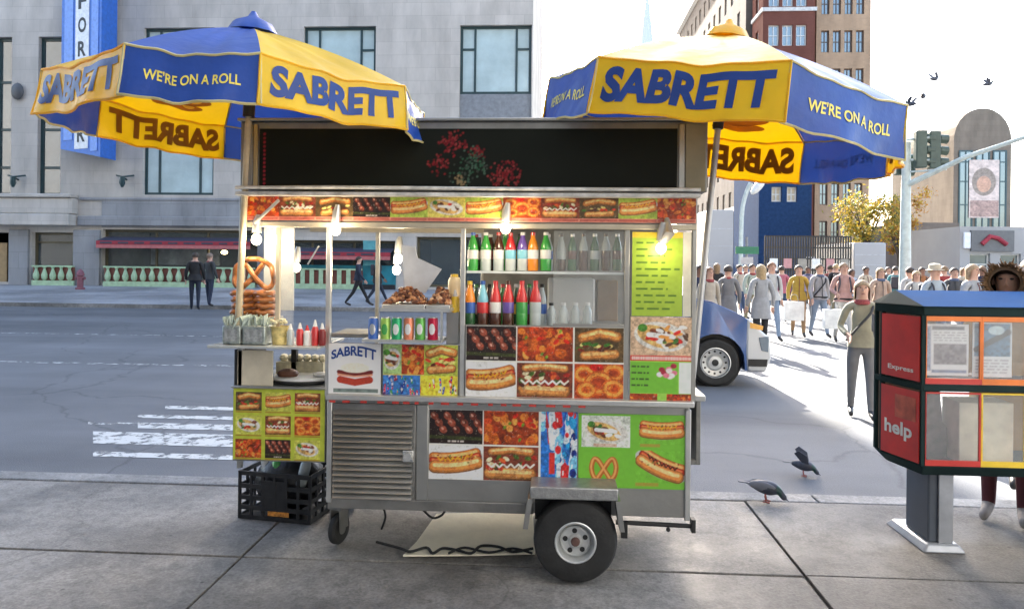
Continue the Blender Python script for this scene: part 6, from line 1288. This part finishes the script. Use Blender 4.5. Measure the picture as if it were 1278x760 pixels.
# crossing on the right
person(ground(1074,521), 1.55, R(-14), 'person in olive jacket and grey trousers in sunlit road left of newspaper rack', olive, C('mid_grey_cloth', .20,.20,.21), 0, 'long', (.25,.17,.09), stride=.16, arms='bent', bulk=.84, strap=C('bag_strap_cloth', .05,.05,.05))
person(ground(962,425), 1.78, R(5), 'person in white jacket and light jeans behind the blue car', whitec, lden, 0, 'short', (.2,.1,.05), stride=.3)
person(ground(996,420), 1.72, R(-12), 'person in mustard yellow jacket carrying a white shopping bag', yellowc, tanc, 0, 'short', stride=.35, arms='down')
person(ground(1022,421), 1.75, R(8), 'person in grey top and light blue jeans with a dark strap and belt', C('pale_grey_cloth', .42,.42,.44), lden, 0, 'short', (.12,.08,.05), stride=.3, strap=blackc, belt=blackc)
person(ground(1052,428), 1.78, R(-5), 'person in pale pink jacket and white trousers with dark belt', pinkc, whitec, 0, 'short', (.25,.16,.09), stride=.3, belt=blackc, arms='bent')
person(ground(884,440), 1.66, R(15), 'person in cream top partly hidden by the right edge of the cart', C('cream_cloth', .6,.52,.42), greyc, 0, 'long', (.2,.1,.05), stride=.2)
person(ground(908,432), 1.70, R(175), 'person in grey coat with dark edge behind the bonnet of the blue car', greyc, denim, 0, 'short', stride=.3, coat=(greyc, .72))
person(ground(938,408), 1.74, R(10), 'person in pale green jacket between the grey coat and white jacket', C('pale_green_cloth', .48,.55,.48), khaki, 0, 'short', stride=.3)
person(ground(975,402), 1.70, R(170), 'person in bright pink top behind the white jacket', C('bright_pink_cloth', .62,.18,.24), denim, 0, 'short', stride=.3)
person(ground(1098,430), 1.68, R(0), 'person in pale peach coat directly left of the newspaper rack', C('peach_cloth', .6,.42,.32), greyc, 0, 'long', (.3,.2,.1), stride=.2, coat=(C('peach_cloth', .6,.42,.32), .7))
person(ground(1135,425), 1.70, R(190), 'person in light grey jacket beside the traffic signal pole', C('light_grey_cloth', .5,.5,.5), denim, 0, 'short', stride=.25)
person(ground(1165,455), 1.74, R(12), 'person in pale blue jacket with a cream hat above the blue roof', paleb, denim, 0, 'short', (.35,.22,.1), stride=.2, hat=C('cream_felt', .66,.58,.46))
person(ground(1190,430), 1.70, R(-15), 'person in dark grey top standing right of the cream hat', C('dark_grey_cloth', .10,.10,.11), denim, 0, 'short', stride=.2)
person(ground(1212,462), 1.76, R(25), 'person in pale grey jacket with dark bag strap above the blue roof', C('silver_grey_cloth', .46,.47,.5), denim, 0, 'long', (.3,.2,.11), stride=.2, strap=blackc)
person(ground(1238,450), 1.66, R(0), 'person in light blue top left of the fur hood', C('sky_cloth', .4,.5,.62), denim, 0, 'long', (.2,.12,.06), stride=.2)
for k, (px, py, hgt, nm, cc) in enumerate(((922,398,1.72,'cream',(.6,.55,.45)),(1008,396,1.68,'lilac',(.45,.4,.55)),(1036,398,1.74,'brick red',(.45,.12,.1)),(1080,402,1.7,'white and tan',(.6,.5,.4)),(1117,400,1.72,'teal',(.1,.35,.38)),(1150,404,1.7,'rust',(.4,.16,.06)))):
    person(ground(px, py), hgt, R((30,-20,180,10,160,0)[k]), 'person in '+nm+' top far back in the crowd', C(nm.replace(' ','_')+'_top', *cc), [denim, greyc, blackc][k % 3], k % 2, 'short', stride=.3)
person((at(1258,400,4.68).x, 4.68, 0), 1.60, R(-38), 'person in tan coat with brown fur trimmed hood right behind the newspaper rack', C('tan_coat', .55,.32,.10), dkred, 0, 'long', (.05,.03,.02), stride=.0, arms='pockets', coat=(C('tan_coat', .55,.32,.10), .5), hood=C('brown_hood', .22,.13,.07), bulk=1.2, shoes=C('pale_shoe', .5,.45,.42))
person((at(1290,400,5.3).x, 5.3, 0), 1.66, R(-30), 'person in orange tan coat at the right edge beside the brown fur hood', C('orange_tan_coat', .75,.42,.10), denim, 0, 'long', (.25,.12,.05), stride=.1, coat=(C('orange_tan_coat', .75,.42,.10), .6), bulk=1.15)
extra = [(872,436,1.7,'navy','grey',10),(894,405,1.75,'black','denim',170),(930,392,1.7,'wine red','blue',0),(949,440,1.72,'light grey','black',190),(1043,399,1.78,'black','khaki',175),(1062,405,1.62,'powder blue','grey',20),(1108,395,1.7,'grey','black',0),(1143,430,1.62,'white','khaki',-20),(1178,412,1.74,'red','denim',185),(1202,405,1.7,'cream','black',15),(1225,415,1.75,'navy','khaki',-10)]
_cl = {'navy':(.03,.04,.1),'black':(.025,.025,.03),'beige':(.5,.42,.32),'wine red':(.2,.03,.05),'light grey':(.45,.45,.46),'white':(.66,.66,.64),'coral':(.55,.22,.16),'pale yellow':(.6,.5,.25),'powder blue':(.4,.48,.6),'cream':(.6,.54,.44),'grey':(.25,.25,.26),'tan':(.42,.3,.18),'red':(.42,.05,.05),'denim':(.06,.1,.2),'dark grey':(.08,.08,.085),'blue':(.06,.12,.3),'khaki':(.35,.31,.2)}
for k, (px, py, hgt, a, b, rz_) in enumerate(extra):
    long = k % 3 == 0; ca = C(a.replace(' ','_')+'_wool', *_cl[a]); cb2 = C(b.replace(' ','_')+'_twill', *_cl[b])
    person(ground(px, py), hgt, R(rz_), 'person in %s %s and %s trousers in the crowd' % (a, 'coat' if long else 'jacket', b), ca, cb2, (k*7 % 5 == 0)*1, 'long' if k % 2 else 'short', random.choice([(.05,.03,.02),(.2,.12,.06),(.35,.24,.12)]), stride=random.uniform(-.5,.5), arms=('down','bent','phone','down')[k % 4], coat=(ca, .68) if long else None, bulk=random.uniform(.9,1.15), strap=blackc if k % 4 == 1 else None)
# shopping bags in the crowd
def bag(px, py, D, w_, h_, label):
    c = at(px, py, D); t = empty('shopping_bag', (c.x, D, c.z-h_/2), label, 'bag'); build('body', MB().hexa([(-w_/2,-.08,0),(w_/2,-.08,0),(w_/2,.08,0),(-w_/2,.08,0)], [(-w_/2,-.09,h_),(w_/2,-.09,h_),(w_/2,.09,h_),(-w_/2,.09,h_)]), M_wht, t, world=False, smooth=False, bevel=.008)
    build('handle', MB().tube(smoothp([(-w_*.2,-.08,h_),(-w_*.12,-.06,h_+.15),(w_*.12,-.06,h_+.15),(w_*.2,-.08,h_)], 4), .008, 6), M_std, t, world=False)
d1 = ground(996,420).y; bag(990, 388, d1-.25, .46, .45, 'white shopping bag carried by the person in mustard yellow jacket')
d2 = ground(1052,428).y; bag(1040, 398, d2-.3, .42, .42, 'white shopping bag beside the person in pale pink jacket')
